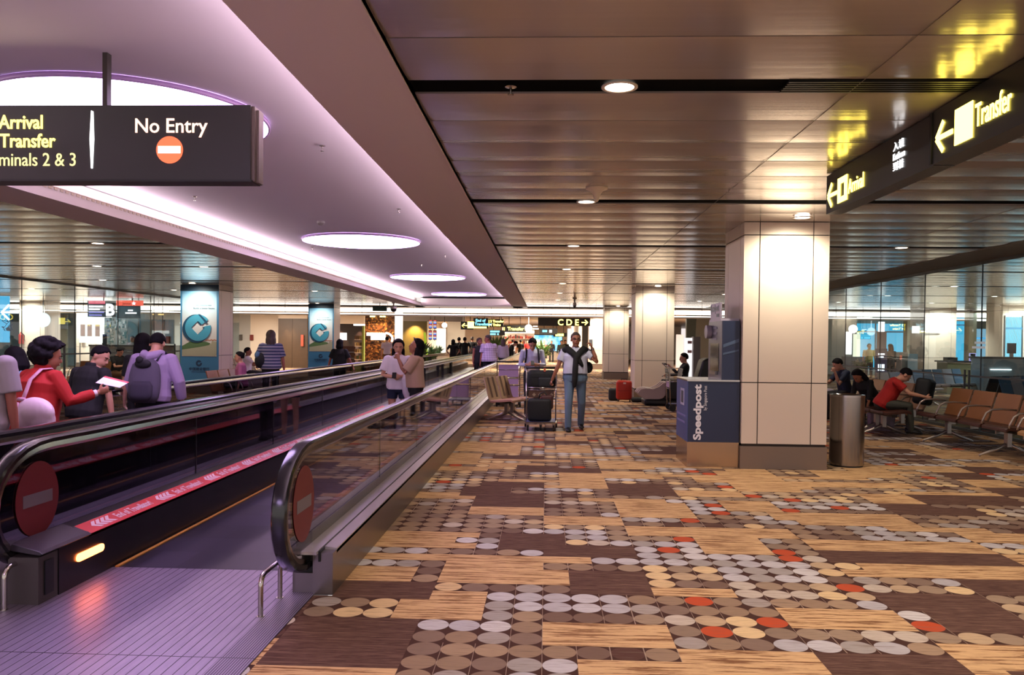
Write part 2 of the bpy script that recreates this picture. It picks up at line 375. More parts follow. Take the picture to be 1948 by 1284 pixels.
c = column(15.0, 32.6, 1.25); tag(c, 'cream column beyond the right glass wall, left of the wide one', 'column')
c = column(16.6, 30.0, 1.1); tag(c, 'cream column in the right gate room beside the blue window', 'column')
# ------------------------------------------------------------------ downlights
lens = emit('downlight lens', '#fff0dd', 9)
trimm = mat('downlight trim', '#d8cbbd', .4)
def make_dl():
    t = thing('downlight', 'round recessed downlight glowing in the panel ceiling', 'ceiling light', group='recessed downlights of the panel ceilings')
    m = MB(); m.lathe([(.085, .0), (.105, -.004), (.105, -.012), (.085, -.012)]); m.build('trim_ring', trimm, t, smooth=True)
    m = MB(); m.lathe([(.0005, -.006), (.083, -.006), (.083, -.009), (.0005, -.011)]); m.build('lens', lens, t)
    return t
WARM = (1, .86, .70)
dl0 = make_dl(); first = True
ORD = ['nearest', 'second', 'third', 'fourth', 'fifth', 'sixth', 'seventh', 'eighth']
USED = {}
def dl_label(x, y):
    near = min(range(len(SLOTS) - 1), key=lambda k: abs(SLOTS[k + 1] - y)); row = ORD[near]
    if abs(SLOTS[near + 1] - y) > .35: return 'downlight washing the face of the ' + ('large near cream column' if y < 12 else ('cream column by the massage chair' if x > 0 else 'nearer blue-bannered column') if y < 25 else ('cream column behind the red suitcase' if x > 0 else 'more distant blue-bannered column'))
    zone = 'above the open carpet' if 0 < x < 3 else 'above the right seating' if x < 7 and x > 0 else 'beyond the right glass wall, on its left side' if 0 < x < 12 else 'beyond the right glass wall, farther right' if x > 0 else 'beyond the second walkway, nearer it' if x > -8 else 'left of the nearer blue-bannered column' if x > -13 else 'beyond the left glass wall, nearer it' if x > -18 else 'beyond the left glass wall, farther left'
    return 'round downlight %s, in the %s dark slot' % (zone, row)
def downlight(x, y, z=2.99, power=90, cone=120, tilt=(0, 0, -1), color=WARM, lampon=True):
    global first
    if first: t = dl0; first = False; t.location = (x, y, z)
    else: t = copy_tree(dl0, loc=(x, y, z))
    del t['group']; t['group'] = 'recessed downlights of the panel ceilings'; t['label'] = dl_label(x, y)
    if lampon:
        lamp('SPOT', 'downlight_beam', (x, y, z - .05), power, color, direction=tilt, spot_size=R(cone), spot_blend=.8, shadow_soft_size=.07)
    return t
for sy in SLOTS[1:]:
    downlight(.41, sy, 3.005, power=95)
for sy in SLOTS[3:8]:
    downlight(5.36, sy, 3.005, power=60)
for yy in (8.0, 3.6): lamp('SPOT', 'downlight_beam', (5.4, yy, 2.93), 90, WARM, spot_size=R(130), spot_blend=.8, shadow_soft_size=.07)
for yy in (1.0, -1.5): lamp('SPOT', 'downlight_beam', (.6, yy, 2.93), 110, WARM, spot_size=R(140), spot_blend=.8, shadow_soft_size=.07)
lamp('SPOT', 'downlight_beam', (3.2, 4.7, 2.93), 120, WARM, spot_size=R(135), spot_blend=.8, shadow_soft_size=.07)
lamp('SPOT', 'downlight_beam', (3.2, 1.0, 2.93), 120, WARM, spot_size=R(140), spot_blend=.8, shadow_soft_size=.07)
# column washers
for (x, y, p) in ((2.93, 9.40, 88), (2.87, 20.85, 75), (2.9, 32.6, 70), (-9.44, 21.1, 70), (-9.25, 32.2, 65)):
    downlight(x, y, 2.985, power=p, cone=150, tilt=(0, .30, -1), color=(1, .88, .68))
for (x, y, z) in ((2.9, 44.3, 2.9), (-21.8, 32.5, 2.98), (-21.6, 36.2, 2.9), (15.6, 31.8, 2.98), (17.2, 29.2, 2.98)):
    lamp('SPOT', 'downlight_beam', (x, y, z), 300, (1, .90, .74), direction=(0, .3, -1), spot_size=R(150), spot_blend=.7, shadow_soft_size=.1)
for (x, y) in ((-7.08, 12.43), (-9.37, 16.42), (-7.1, 16.42), (-7.1, 24.42), (-11.5, 24.42), (-11.5, 20.42)):
    downlight(x, y, 3.005, power=55)
for (x, y) in ((10.1, 20.4), (10.15, 24.4), (10.14, 28.4), (13.3, 28.4), (13.25, 24.4), (13.3, 20.4)):
    downlight(x, y, 3.005, power=50, color=(.9, .92, .9))
for (x, y) in ((-16, 24.4), (-19.5, 24.4), (-16, 30.4), (-23, 28.4)):
    downlight(x, y, 3.005, power=70, color=(.9, .95, 1))
# big round luminous discs of the vault
disc = emit('lavender luminous disc', '#dcbcff', 7.0)
dring = mat('purple disc rim', '#8d6aa0', .5)
for k, (y, lab) in enumerate(((6.3, 'huge round glowing ceiling disc behind the No Entry sign'), (14.25, 'round glowing ceiling disc, the nearest one fully in view'),
                              (22.3, 'round glowing ceiling disc, second smallest, between two others'), (30.3, 'smallest and farthest round glowing ceiling disc'), (-1.6, 'round glowing ceiling disc overhead behind the viewer'))):
    t = thing('ceiling_disc', lab, 'ceiling light', (-3.3, y, 3.27))
    m = MB(); m.lathe([(.001, -.0), (1.03, 0), (1.03, -.012), (.001, -.012)], n=64); m.build('luminous_panel', disc, t)
    m = MB(); m.lathe([(1.03, .02), (1.045, .02), (1.045, -.014), (1.03, -.014), (1.03, .02)], n=64); m.build('rim', dring, t, smooth=True)
# ------------------------------------------------------------------ moving walkways
bal_glass = glass('walkway glass', (.50, .48, .51), rough=.03, boost=1.4)
skirtm = mat('dark walkway skirt', '#1b171b', .3, .2)
deckm = mat('dark ribbed deck', '#4b454d', .3, .6)
deckl = mat('satin deck steel', '#cfc6cf', .28, .55)
outer = mat('outer cladding steel', '#857d7b', .3, .85, bump=.05, bscale=3)
pallet = mat('ribbed pallets', '#4a4150', .4, .4)
def build_pallet(m_):
    T = NT(m_); b = m_.node_tree.nodes['Principled BSDF']; g = T.n('ShaderNodeNewGeometry').outputs['Position']; sp = T.n('ShaderNodeSeparateXYZ'); T.lk(g, sp.inputs[0])
    rb = T.m('LESS_THAN', T.m('FRACT', T.m('DIVIDE', sp.outputs[0], .012)), .5); js = T.m('LESS_THAN', T.m('FRACT', T.m('DIVIDE', sp.outputs[1], .4)), .02)
    k = T.white(T.xyz(T.m('FLOOR', T.m('DIVIDE', sp.outputs[1], .4)), T.m('FLOOR', T.m('DIVIDE', sp.outputs[0], .27)), 1))
    c = T.mix(k, lin('#2f2834') + (1,), lin('#463f50') + (1,)); c = T.mix(T.m('MAXIMUM', T.m('MULTIPLY', rb, .55), js), c, lin('#1d181f') + (1,)); T.lk(c, b.inputs['Base Color'])
build_pallet(pallet)
redm = mat('backlit no entry red', '#671c20', .5)  # darker red: the backlit roundel's shade is put into the colour
greym = mat('grey no entry bar', '#6a6068', .5)
bandm = mat('red warning band', '#d23a3a', .4)
bandw = mat('pale band lettering', '#e9cdd2', .5)
yell = mat('yellow edge line', '#c58a3c', .5)
lampm = emit('warning lamp', '#ff7a3c', 9)
def path_yz(yend, z=.90, front=4.27):
    P = [(yend, z)]; y = yend
    P += [(5.9, z), (5.6, z), (5.35, z - .003)]
    cy, cz, a, b = 4.80, .53, 4.80 - front, z - .53
    for k in range(0, 15):
        t = R(90 + 180 * k / 14); c_, s_ = cos(t), sin(t); e = .92
        P.append((cy + a * (abs(c_) ** e) * (1 if c_ > 0 else -1), cz + b * (abs(s_) ** e) * (1 if s_ > 0 else -1)))
    P.append((5.0, cz - b + .005)); return P
def sweep(mb, x, P, sec):
    rings = []
    for i, (y, z) in enumerate(P):
        a = P[max(i - 1, 0)]; b = P[min(i + 1, len(P) - 1)]; t = V((0, b[0] - a[0], b[1] - a[1])).normalized(); n_ = V((0, t.z, -t.y)) * 1
        if i == 0: n_ = V((0, 0, 1))
        rings.append([V((x + sx, y, z)) + n_ * sn for sx, sn in sec])
    mb.loft(rings)
def rail_section(w_=.044, up=.016, dn=-.022):
    return [(-w_, dn), (-w_, 0), (-w_ + .010, up - .003), (-w_ * .4, up), (w_ * .4, up), (w_ - .010, up - .003), (w_, 0), (w_, dn), (w_ * .6, dn - .004), (-w_ * .6, dn - .004)]
def walkway(xl, xr, y1, label, bandmat=None):
    t = thing('moving_walkway', label, 'moving walkway', ((xl + xr) / 2, 4.7, 0))
    def PB(mb, name, mt, smooth=False, parent=t, lab=None):
        o = mb.build(name, mt, parent, smooth); o.matrix_parent_inverse = M.Translation((-(xl + xr) / 2, -4.7, 0))
        if lab: o['label'] = lab
        return o
    il, ir = xl + .21, xr - .21
    P = path_yz(y1)
    for x, s_ in ((xl, 1), (xr, -1)):
        m = MB(); sweep(m, x, P, rail_section()); h = PB(m, 'handrail', rail_rubber, 'auto')
        m = MB(); sweep(m, x, [(y, z) for y, z in P[:-1]], [(-.030, -.026), (.030, -.026), (.034, -.055), (.012, -.075), (-.012, -.075), (-.034, -.055)]); PB(m, 'handrail_guide', chrome, 'auto')
        # glass with a rounded newel
        m = MB(); Q = [(y + (0.05 if y < 5 else 0), z) for y, z in P[4:19]]
        cy, cz = 4.80, .53
        prof = [(cy + (y - cy) * .87, cz + (z - cz) * .84) for y, z in P[4:19]]
        prof = [(y1, .845)] + [(5.4, .845)] + prof[1:] + [(5.0, .24), (y1, .24)]
        m.prism([(0, y, z) for y, z in prof], (x - .005, 0, 0), (x + .005, 0, 0)); PB(m, 'glass_balustrade', bal_glass)
        for k in range(20):
            yy = 6.9 + 2.0 * k
            if yy < y1: m = MB(); m.box(x - .006, x + .006, yy, yy + .008, .33, .84); PB(m, 'glass_joint', black)
        # inner deck: flat ribbed shelf then sloping band then black skirt
        i_ = il if s_ > 0 else ir; d = s_
        m = MB(); m.prism([(x + d * .0, 0, .335), (i_ - d * .11, 0, .325), (i_ - d * .11, 0, .2), (x, 0, .2)] if d > 0 else [(x, 0, .335), (x, 0, .2), (i_ - d * .11, 0, .2), (i_ - d * .11, 0, .325)], (0, 4.68 if d > 0 else 4.9, 0), (0, y1, 0)); PB(m, 'inner_deck', deckm)
        m = MB(); a = [(i_ - d * .11, 0, .328), (i_, 0, .288), (i_, 0, .27), (i_ - d * .11, 0, .27)]
        if d < 0: a = a[::-1]
        m.prism(a, (0, 4.92, 0), (0, 14.5, 0)); bd = PB(m, 'warning_band', bandmat or bandm)
        m = MB(); m.prism(a, (0, 14.5, 0), (0, y1, 0)); m.prism(a, (0, 4.90, 0), (0, 4.92, 0)); PB(m, 'sloping_deck', deckm)
        m = MB(); m.box(min(i_, i_ - d * .05), max(i_, i_ - d * .05), 4.585 if d > 0 else 5.25, y1, 0, .285); PB(m, 'skirt', skirtm)
        m = MB(); xx = i_ + d * .03; m.box(xx - .013, xx + .013, 5.17, y1, 0.004, .012); PB(m, 'yellow_line', yell)
        # no entry roundel on the glass
        for fs in (-1, 1):
            m = MB(); cx = x + fs * .008
            m.loft([[(cx + q, 4.70 + .205 * cos(2 * pi * k / 40), .545 + .225 * sin(2 * pi * k / 40)) for k in range(40)] for q in (-.001, .001)])
            rd = PB(m, 'no_entry_roundel', redm, lab='red no entry roundel with a grey bar')
            m = MB(); m.prism([(0, 4.70 - .14, .545 - .037), (0, 4.70 + .14, .545 - .037), (0, 4.70 + .14, .545 + .037), (0, 4.70 - .14, .545 + .037)], (cx + fs * .002 - .001, 0, 0), (cx + fs * .002 + .001, 0, 0))
            bar = m.build('roundel_bar', greym, rd)
    # belt
    m = MB(); m.box(il, ir, 5.17, y1, -.06, .002); PB(m, 'pallet_belt', pallet)
    return t, PB, il, ir
def band_text(PB, x_in, d, t, n=9):
    # pale chevrons and warning words along the sloping band; they read from inside the walkway
    sl = math.atan2(.04, .11)
    for k in range(n):
        y0 = 5.02 + k * .86
        # chevrons as mesh
        m = MB(); xa, xb = x_in - d * .100, x_in - d * .012
        def pt(v, y): x = xa + (xb - xa) * v; z = .3285 - .04 * abs(x - (x_in - d * .11)) / .11 + .0012; return (x, y, z)
        for q in range(4):
            yy = y0 + q * .055
            A = [pt(.1, yy + .05), pt(.5, yy), pt(.9, yy + .05), pt(.9, yy + .09), pt(.5, yy + .04), pt(.1, yy + .09)]
            m.add(A, [(0, 1, 4, 5), (1, 2, 3, 4)])
        o = m.build('chevrons', bandw, t); o.matrix_parent_inverse = t.matrix_world.inverted() if False else M.Translation((-t.location.x, -t.location.y, 0))
        q = text('End of Travellator!', .085, bandw, (0, 0, 0), (0, 0, 0), t, 'warning_words', ext=.0004, bold=.002, scale=(.74, 1, 1))
        # orient: text +x -> world +y, text +y -> up the slope
        up = V((-d * .11, 0, .04)).normalized(); ax = V((0, 1, 0))
        if d < 0: ax = V((0, -1, 0))
        nz = ax.cross(up); base = V(pt(.80, y0 + (.29 if d > 0 else .82)))
        mw = M((( .74 * ax.x, up.x, nz.x, base.x), (.74 * ax.y, up.y, nz.y, base.y), (.74 * ax.z, up.z, nz.z, base.z), (0, 0, 0, 1)))
        q.matrix_basis = mw; q.matrix_parent_inverse = M.Translation((-t.location.x, -t.location.y, 0))
YE = 46.0
w1, PB1, il1, ir1 = walkway(-3.05, -1.43, YE, 'moving walkway nearest the patterned carpet, with the open steel landing in front')
band_text(PB1, il1, 1, w1); band_text(PB1, ir1, -1, w1, 6)
# outer deck and cladding on the carpet side
m = MB(); m.prism([(-1.43, 0, .268), (-1.335, 0, .268), (-1.335, 0, .25), (-1.43, 0, .25)], (0, 4.66, 0), (0, YE, 0)); m.build('outer_deck', deckl, w1).matrix_parent_inverse = M.Translation((2.24, -4.7, 0))
m = MB(); m.prism([(-1.322, 0, .268), (-1.25, 0, .258), (-1.25, 0, .23), (-1.322, 0, .23)], (0, 4.80, 0), (0, YE, 0)); m.build('outer_deck', deckl, w1).matrix_parent_inverse = M.Translation((2.24, -4.7, 0))
m = MB(); m.box(-1.335, -1.322, 4.70, YE, .2, .262); m.build('deck_groove', black, w1).matrix_parent_inverse = M.Translation((2.24, -4.7, 0))
m = MB(); m.box(-1.37, -1.25, 4.71, YE, 0, .25); m.box(-1.50, -1.37, 4.74, 5.2, 0, .12); m.box(-1.43, -1.25, 4.71, 4.9, .12, .25) if False else None
m.build('outer_cladding', outer, w1).matrix_parent_inverse = M.Translation((2.24, -4.7, 0))
m = MB(); m.box(-1.50, -1.37, 4.76, 5.1, .12, .26); m.build('rail_inlet', black, w1).matrix_parent_inverse = M.Translation((2.24, -4.7, 0))
# near end of the left balustrade: capped deck, inspection box, glowing lamp
m = MB(); m.prism([(-3.02, 0, .345), (-2.85, 0, .300), (-2.83, 0, .285), (-2.85, 0, .275), (-3.02, 0, .30)], (0, 4.42, 0), (0, 4.91, 0)); o = m.build('deck_end_cap', deckm, w1, bevel=.004); o.matrix_parent_inverse = M.Translation((2.24, -4.7, 0))
m = MB(); m.box(-3.02, -2.845, 4.40, 4.58, 0, .27); o = m.build('end_box', mat('grey brown end panel', '#4b4442', .4, .4), w1); o.matrix_parent_inverse = M.Translation((2.24, -4.7, 0))
m = MB(); m.box(-2.842, -2.836, 4.45, 4.53, .045, .24); pn = m.build('inspection_slot', black, w1); pn.matrix_parent_inverse = M.Translation((2.24, -4.7, 0))
m = MB(); m.box(-3.28, -3.02, 4.4, 5.3, 0, .19); m.build('newel_base', mat('grey brown end panel', '#4b4442', .4, .4), w1).matrix_parent_inverse = M.Translation((2.24, -4.7, 0))
m = MB(); pts = []
for c_, a0 in ((5.03 - .0, -90), (4.78, 90)):
    for k in range(9): a = R(a0 + 180 * k / 8); pts.append((0, c_ + .024 * cos(a), .170 + .024 * sin(a)))
m.prism(pts, (-2.842, 0, 0), (-2.830, 0, 0)); o = m.build('warning_lamp', lampm, w1); o.matrix_parent_inverse = M.Translation((2.24, -4.7, 0)); o['label'] = 'glowing orange-red pill lamp'
w2, PB2, il2, ir2 = walkway(-5.04, -3.46, YE, 'moving walkway beyond the first, carrying the woman in red and the man with a backpack', mat('dimmed red band', '#6b3a48', .4))  # same red band as on the first walkway, its dimness put into the colour
band_text(PB2, ir2, -1, w2, 4)
m = MB(); m.box(-3.405, -3.105, 4.75, YE, .0, .27); m.box(-3.40, -3.31, 4.75, YE, .27, .276); m.box(-3.29, -3.2, 4.75, YE, .27, .276); m.box(-3.18, -3.11, 4.75, YE, .27, .276)
tag(m.build('median_deck', deckl), 'flat steel deck filling the gap between the two moving walkways', 'deck')
m = MB(); m.box(-5.3, -5.095, 4.7, YE, 0, .27)
tag(m.build('edge_deck', deckl), 'steel edge deck along the far side of the second walkway', 'deck')
# bent tube guards on the landing
def guard(x, y0, y1, h, lab, lean=.0):
    m = MB(); r_ = .014; P = [(x, y0, 0), (x, y0, h - .06)]
    for k in range(1, 5): a = R(90 * k / 4); P.append((x, y0 + .06 * (1 - cos(a)), h - .06 + .06 * sin(a)))
    for k in range(0, 5): a = R(90 * k / 4); P.append((x, y1 - .06 + .06 * sin(a), h - .06 + .06 * cos(a)))
    P.append((x, y1, 0)); m.tube(P, r_, 12, upv=(1, 0, 0)); m.cyl(x, y0, 0, .006, .022); m.cyl(x, y1, 0, .006, .022)
    tag(m.build('guard_bar', chrome, smooth='auto'), lab, 'guard bar')
guard(-1.54, 4.31, 4.63, .225, 'bent steel guard bar on the landing in front of the right newel')
guard(-2.98, 4.31, 4.62, .235, 'bent steel guard bar on the landing in front of the left newel')
# ------------------------------------------------------------------ glass walls of the gate rooms
wallglass = glass('gate room glass', (.80, .90, .93), rough=.0, boost=1.1)
mull = mat('dark mullion', '#55575a', .5, .5)
m = MB(); m.box(7.50, 7.512, 9.0, 34.4, 0, 2.97); struct(m, 'window_1', wallglass)
m = MB()
for k in range(12): m.box(7.495, 7.517, 10.0 + 2.1 * k, 10.005 + 2.1 * k, 0, 2.97)
m.box(7.49, 7.52, 9.0, 34.4, 2.93, 2.99); m.box(7.49, 7.52, 9, 34.4, 0, .05); struct(m, 'trim_6', mull)
m = MB(); m.box(7.44, 7.49, 10.5, 14.45, .98, 1.01); m.box(7.44, 7.49, 14.6, 24, .98, 1.01)
for y in (14.45, 14.6): m.tube([(7.44, y, .75), (7.44, y, 1.1)], .018, 8)
tag(m.build('glass_wall_rail', mull), 'dark horizontal rail with two upright door handles on the right glass wall', 'rail')
wallglass2 = glass('left gate room glass', (.86, .93, .95), rough=.0, boost=1.0)
m = MB(); m.box(-13.312, -13.30, 12, 34.4, 0, 2.97); struct(m, 'window_2', wallglass2)
m = MB()
for k in range(10): m.box(-13.317, -13.295, 13.0 + 2.3 * k, 13.006 + 2.3 * k, 0, 2.97)
m.box(-13.33, -13.28, 12, 34.4, 2.95, 3.0); m.box(-13.33, -13.28, 12, 34.4, 0, .06); struct(m, 'trim_7', mull)
m = MB(); m.box(-13.28, -13.22, 14, 33, 1.02, 1.06)
for k in range(9): m.box(-13.27, -13.23, 15 + 2.2 * k, 15.05 + 2.2 * k, 0, 1.3)
tag(m.build('glass_wall_rail', mull), 'dark handrail on posts along the left glass wall', 'rail')
# ------------------------------------------------------------------ hanging signs
signblack = mat('sign black', '#2b2a29', .35)
signend = mat('sign end bronze', '#6b5f59', .4, .5)
yglow = emit('yellow sign glow', '#ffe670', 2.2)
yglow2 = emit('yellow sign glow strong', '#ffe55c', 5.0)
yglowd = emit('pale yellow lettering', '#ffee9c', 1.1)
rglow = emit('red white lettering', '#ffc9b0', 1.5)
rdot = emit('red roundel glow', '#ff6a48', 1.25)
odot = emit('roundel bar glow', '#ffe9d8', 1.6)
wglow = emit('white glow', '#fdfdff', 1.6)
Ys = 4.87
t = thing('hanging_sign', 'hanging black illuminated sign with yellow Arrival Transfer words and red No Entry', 'sign', (-3.1, Ys, 2.49))
def inv(o, t): o.matrix_parent_inverse = M.Translation(-t.location); return o
m = MB(); m.box(-4.4, -1.82, Ys, Ys + .14, 2.492, 2.948); inv(m.build('sign_box', signblack, t), t)
m = MB(); m.box(-1.82, -1.80, Ys + .02, Ys + .15, 2.485, 2.945); m.box(-1.80, -1.785, Ys + .05, Ys + .13, 2.485, 2.93); inv(m.build('end_cap', signend, t), t)
m = MB(); m.box(-4.4, -1.81, Ys - .006, Ys + .145, 2.480, 2.492); inv(m.build('bottom_trim', black, t), t)
m = MB(); m.box(-2.775, -2.745, Ys + .05, Ys + .10, 2.948, 3.29); inv(m.build('hanger_pole', steel_dark, t), t)
m = MB(); m.box(-3.9, -3.87, Ys + .05, Ys + .10, 2.948, 3.29); inv(m.build('hanger_pole', steel_dark, t), t)
m = MB(); m.prism([(-2.815, 0, 2.56), (-2.805, 0, 2.56), (-2.797, 0, 2.74), (-2.802, 0, 2.91), (-2.815, 0, 2.915), (-2.824, 0, 2.74)], (0, Ys - .006, 0), (0, Ys, 0)); inv(m.build('divider_light', wglow, t), t)
yf = Ys - .004
for s_, x, z, sz, mt, al, b_ in (('Arrival', -3.40, 2.805, .118, yglow, 'LEFT', .002), ('Transfer', -3.395, 2.69, .118, yglow, 'LEFT', .002), ('Terminals 2 & 3', -2.905, 2.575, .115, yglowd, 'RIGHT', 0),
                                ('No Entry', -2.545, 2.78, .125, rglow, 'LEFT', .001)):
    inv(text(s_, sz, mt, (x, yf, z), FRONT, t, 'lettering', align=al, bold=b_, scale=(.87 if x < -2.8 else .97, 1, 1)), t)
m = MB(); m.loft([[(-2.322 + .083 * cos(2 * pi * k / 36), yy, 2.674 + .083 * sin(2 * pi * k / 36)) for k in range(36)] for yy in (Ys - .006, Ys)]); rd = inv(m.build('roundel', rdot, t), t)
m = MB(); m.box(-2.392, -2.252, Ys - .009, Ys - .006, 2.652, 2.696); m.build('roundel_bar', odot, rd)
lamp('AREA', 'sign_glow', (-3.2, Ys - .02, 2.72), 1.5, (1, .85, .5), direction=(0, -1, 0), shape='RECTANGLE', size=.5, size_y=.3)
# right sign: two modules parallel to the hall
t = thing('hanging_sign', 'long black ceiling sign at the right with glowing yellow Transfer and Arrival arrows', 'sign', (2.43, 5.0, 2.65))
m = MB(); m.box(2.43, 2.56, 5.195, 7.14, 2.655, 2.985); inv(m.build('sign_box', signblack, t), t)
m = MB(); m.box(2.41, 2.56, 3.2, 5.17, 2.655, 2.985); inv(m.build('sign_box', signblack, t), t)
m = MB(); m.box(2.40, 2.43, 5.17, 5.195, 2.66, 2.98); inv(m.build('module_joint', black, t), t)
def sgn(y, z, m_, name, mb, x=2.406):
    mb.build(name, m_, t); return
def arrow(mb, x, yc, zc, w_, h):
    # arrow pointing to far (left in view, +Y)
    th = .03 * h / .2; y = yc
    def bar(a, b, r_):
        a = V((0, *a)); b = V((0, *b)); d = (b - a).normalized(); n_ = V((0, -d.z, d.y)) * r_
        mb.prism([a + n_, a - n_, b - n_, b + n_], (x - .004, 0, 0), (x, 0, 0))
    bar((y + w_ / 2, zc), (y - w_ / 2, zc), th / 2 * 1.1)
    bar((y + w_ / 2 + .01, zc), (y + w_ * .1, zc + h / 2), th / 2 * 1.2); bar((y + w_ / 2 + .01, zc), (y + w_ * .1, zc - h / 2), th / 2 * 1.2)
m = MB(); arrow(m, 2.408, 5.01, 2.80, .19, .18); inv(m.build('arrow', yglow2, t), t)
m = MB(); m.box(2.404, 2.408, 4.69, 4.89, 2.705, 2.915); inv(m.build('pictogram_panel', yglow2, t), t)
inv(text('Transfer', .185, yglow2, (2.406, 4.665, 2.755), TOLEFT, t, 'lettering', bold=.001, scale=(.56, 1, 1)), t)
m = MB(); arrow(m, 2.428, 6.98, 2.80, .21, .19); inv(m.build('arrow', yglow2, t), t)
m = MB(); 
for a, b, c_, d in ((6.65, 6.86, 2.70, 2.745), (6.65, 6.86, 2.855, 2.905), (6.65, 6.71, 2.745, 2.855), (6.80, 6.86, 2.745, 2.855)): m.box(2.424, 2.428, a, b, c_, d)
inv(m.build('pictogram_panel', yglow2, t), t)
inv(text('Arrival', .165, yglow2, (2.426, 6.625, 2.74), TOLEFT, t, 'lettering', bold=.0, scale=(.70, 1, 1)), t)
for s_, z in (('入境', 2.885), ('Ketibaan', 2.815), ('到着', 2.745)):
    inv(text(s_, .068, wglow, (2.426, 5.79, z), TOLEFT, t, 'lettering', bold=0, scale=(1.3 if len(s_) < 3 else .8, 1, 1)), t)
# ------------------------------------------------------------------ ceiling details
def sprinkler(x, y, z, lab, r_=.035):
    m = MB(); m.lathe([(.001, z), (r_, z), (r_, z - .006), (.008, z - .010), (.006, z - .045), (.018, z - .048), (.018, z - .052), (.001, z - .054)], x, y, 14)
    tag(m.build('sprinkler', chrome, smooth='auto'), lab, 'sprinkler')
sprinkler(-.22, 4.7, 3.005, 'small sprinkler in the nearest dark slot, left of the bright downlight')
for (x, y, lab) in ((-2.06, 7.3, 'sprinkler on the vault right of the No Entry sign'), (-4.4, 9.9, 'sprinkler on the vault below the No Entry sign near the bright cove'), (-2.0, 10.8, 'sprinkler on the vault above and right of the nearest full disc'),
                    (-2.1, 16.6, 'sprinkler on the vault between the nearest full disc and the right edge'), (-4.5, 15.3, 'sprinkler on the vault left of the nearest full disc'), (-2.9, 18.6, 'sprinkler on the vault between the two middle discs')):
    sprinkler(x, y, 3.29, lab, .028)
m = MB(); m.lathe([(.001, 2.998), (.105, 2.998), (.105, 2.985), (.06, 2.965), (.035, 2.93), (.022, 2.88), (.012, 2.865), (.001, 2.862)], .47, 7.75)
tag(m.build('ceiling_antenna', mat('cream plastic', '#d9c8b4', .45), smooth='auto'), 'cream funnel-shaped ceiling device above the second downlight', 'ceiling device')
m = MB(); m.lathe([(.001, 3.0), (.06, 3.0), (.06, 2.97), (.035, 2.94), (.001, 2.93)], -3.4, 12.0); tag(m.build('smoke_detector', mat('grey plastic', '#7d7178', .5), smooth='auto'), 'small smoke detector on the vault above the nearest full disc', 'smoke detector').location = (0, 0, .295)
m = MB(); m.box(0, 1, 4.60, 4.80, 2.998, 3.004)
m = MB()
for k in range(6): m.box(1.35, 2.55, 4.600 + .036 * k, 4.616 + .036 * k, 2.99, 3.004)
tag(m.build('air_vent', mat('dark vent blades', '#2a2824', .4, .5)), 'slotted air vent in the nearest dark slot beside the Transfer sign', 'vent')
def dome(x, y, z, lab, r_=.09):
    t = thing('security_camera', lab, 'camera', (x, y, z)); m = MB(); m.lathe([(.001, 0), (.07, 0), (.07, -.04), (.03, -.05), (.03, -.16), (r_, -.18), (r_, -.26)]); m.build('housing', mat('pale camera housing', '#b9aca0', .5), t, 'auto')
    m = MB(); m.ell((0, 0, -.27), r_ * .95, r_ * .95, r_); m.build('dome', mat('smoked dome', '#221f22', .1), t, True)
dome(fx(748, 31), 31, 3.0, 'small dome camera hanging left of the moving walkway end', .13)
dome(fx(1092, 27) , 27, 3.0, 'small dark dome camera on the ceiling ahead of the far cream column', .06)
dome(-15.5, 21.5, 3.0, 'dark dome camera on the left gate room ceiling', .1)
t = thing('exit_sign', 'small dark green hanging sign under the bright bulkhead', 'sign', (fx(719, 33), 33.3, 2.8)); m = MB(); m.box(-.3, .3, -.03, .03, -.08, .1); m.build('sign_box', mat('dark green sign', '#1c3a2c', .4), t); m = MB(); m.box(-.01, .01, -.01, .01, .1, .2); m.build('hanger', black, t)
# ------------------------------------------------------------------ kiosk
navy = mat('navy kiosk laminate', '#25304f', .35)
blue = mat('blue kiosk laminate', '#3a4c86', .4)
bsteel = mat('kiosk steel plinth', '#b59c84', .25, .9)
kw = mat('kiosk white print', '#e8e6ee', .5)
t = thing('post_kiosk', 'blue self-service postal kiosk with steel plinth beside the large cream column', 'kiosk', (2.07, 10.3, 0))
def kb(b, name, mt, lab=None, bev=0):
    o = inv(b.build(name, mt, t, bevel=bev), t)
    if lab: o['label'] = lab
    return o
X0, X1, Y0, Y1 = 1.745, 2.372, 9.93, 10.74
m = MB(); m.box(X0, X1, Y0, Y1, 0, .31); kb(m, 'plinth', bsteel, 'brushed steel plinth')
m = MB(); m.box(X0 + .004, X1, Y0 - .004, Y1, .31, 1.055); lo = kb(m, 'cabinet', [navy], 'navy lower cabinet')
m = MB(); m.box(X0 - .002, X0 + .004, Y0 - .004, Y1, .31, 1.055); kb(m, 'side_panel', blue, 'lighter blue side panel')
m = MB(); m.box(X0 - .01, X1, Y0 - .012, Y1, 1.055, 1.075); kb(m, 'counter', chrome)
m = MB(); m.box(2.16, 2.372, Y0 + .02, Y1, 1.075, 1.80); kb(m, 'upper_cabinet', navy)
m = MB(); m.box(2.152, 2.16, Y0 + .02, Y1, 1.075, 1.80); fp = kb(m, 'front_panel', mat('grey kiosk face', '#5d5a66', .35, .3), 'grey face with screen and slots')
m = MB(); m.box(2.147, 2.152, 10.1, 10.6, 1.17, 1.52); kb(m, 'screen', mat('dark kiosk screen', '#1d1e24', .1))
m = MB(); m.box(2.12, 2.147, 10.16, 10.52, 1.13, 1.17); kb(m, 'keypad', steel)
m = MB(); m.loft([[(x, 10.62 + .10 * cos(2 * pi * k / 28), 1.67 + .085 * sin(2 * pi * k / 28)) for k in range(28)] for x in (2.09, 2.15)]); kb(m, 'scale_dial', mat('pale round dial', '#a89fae', .4))
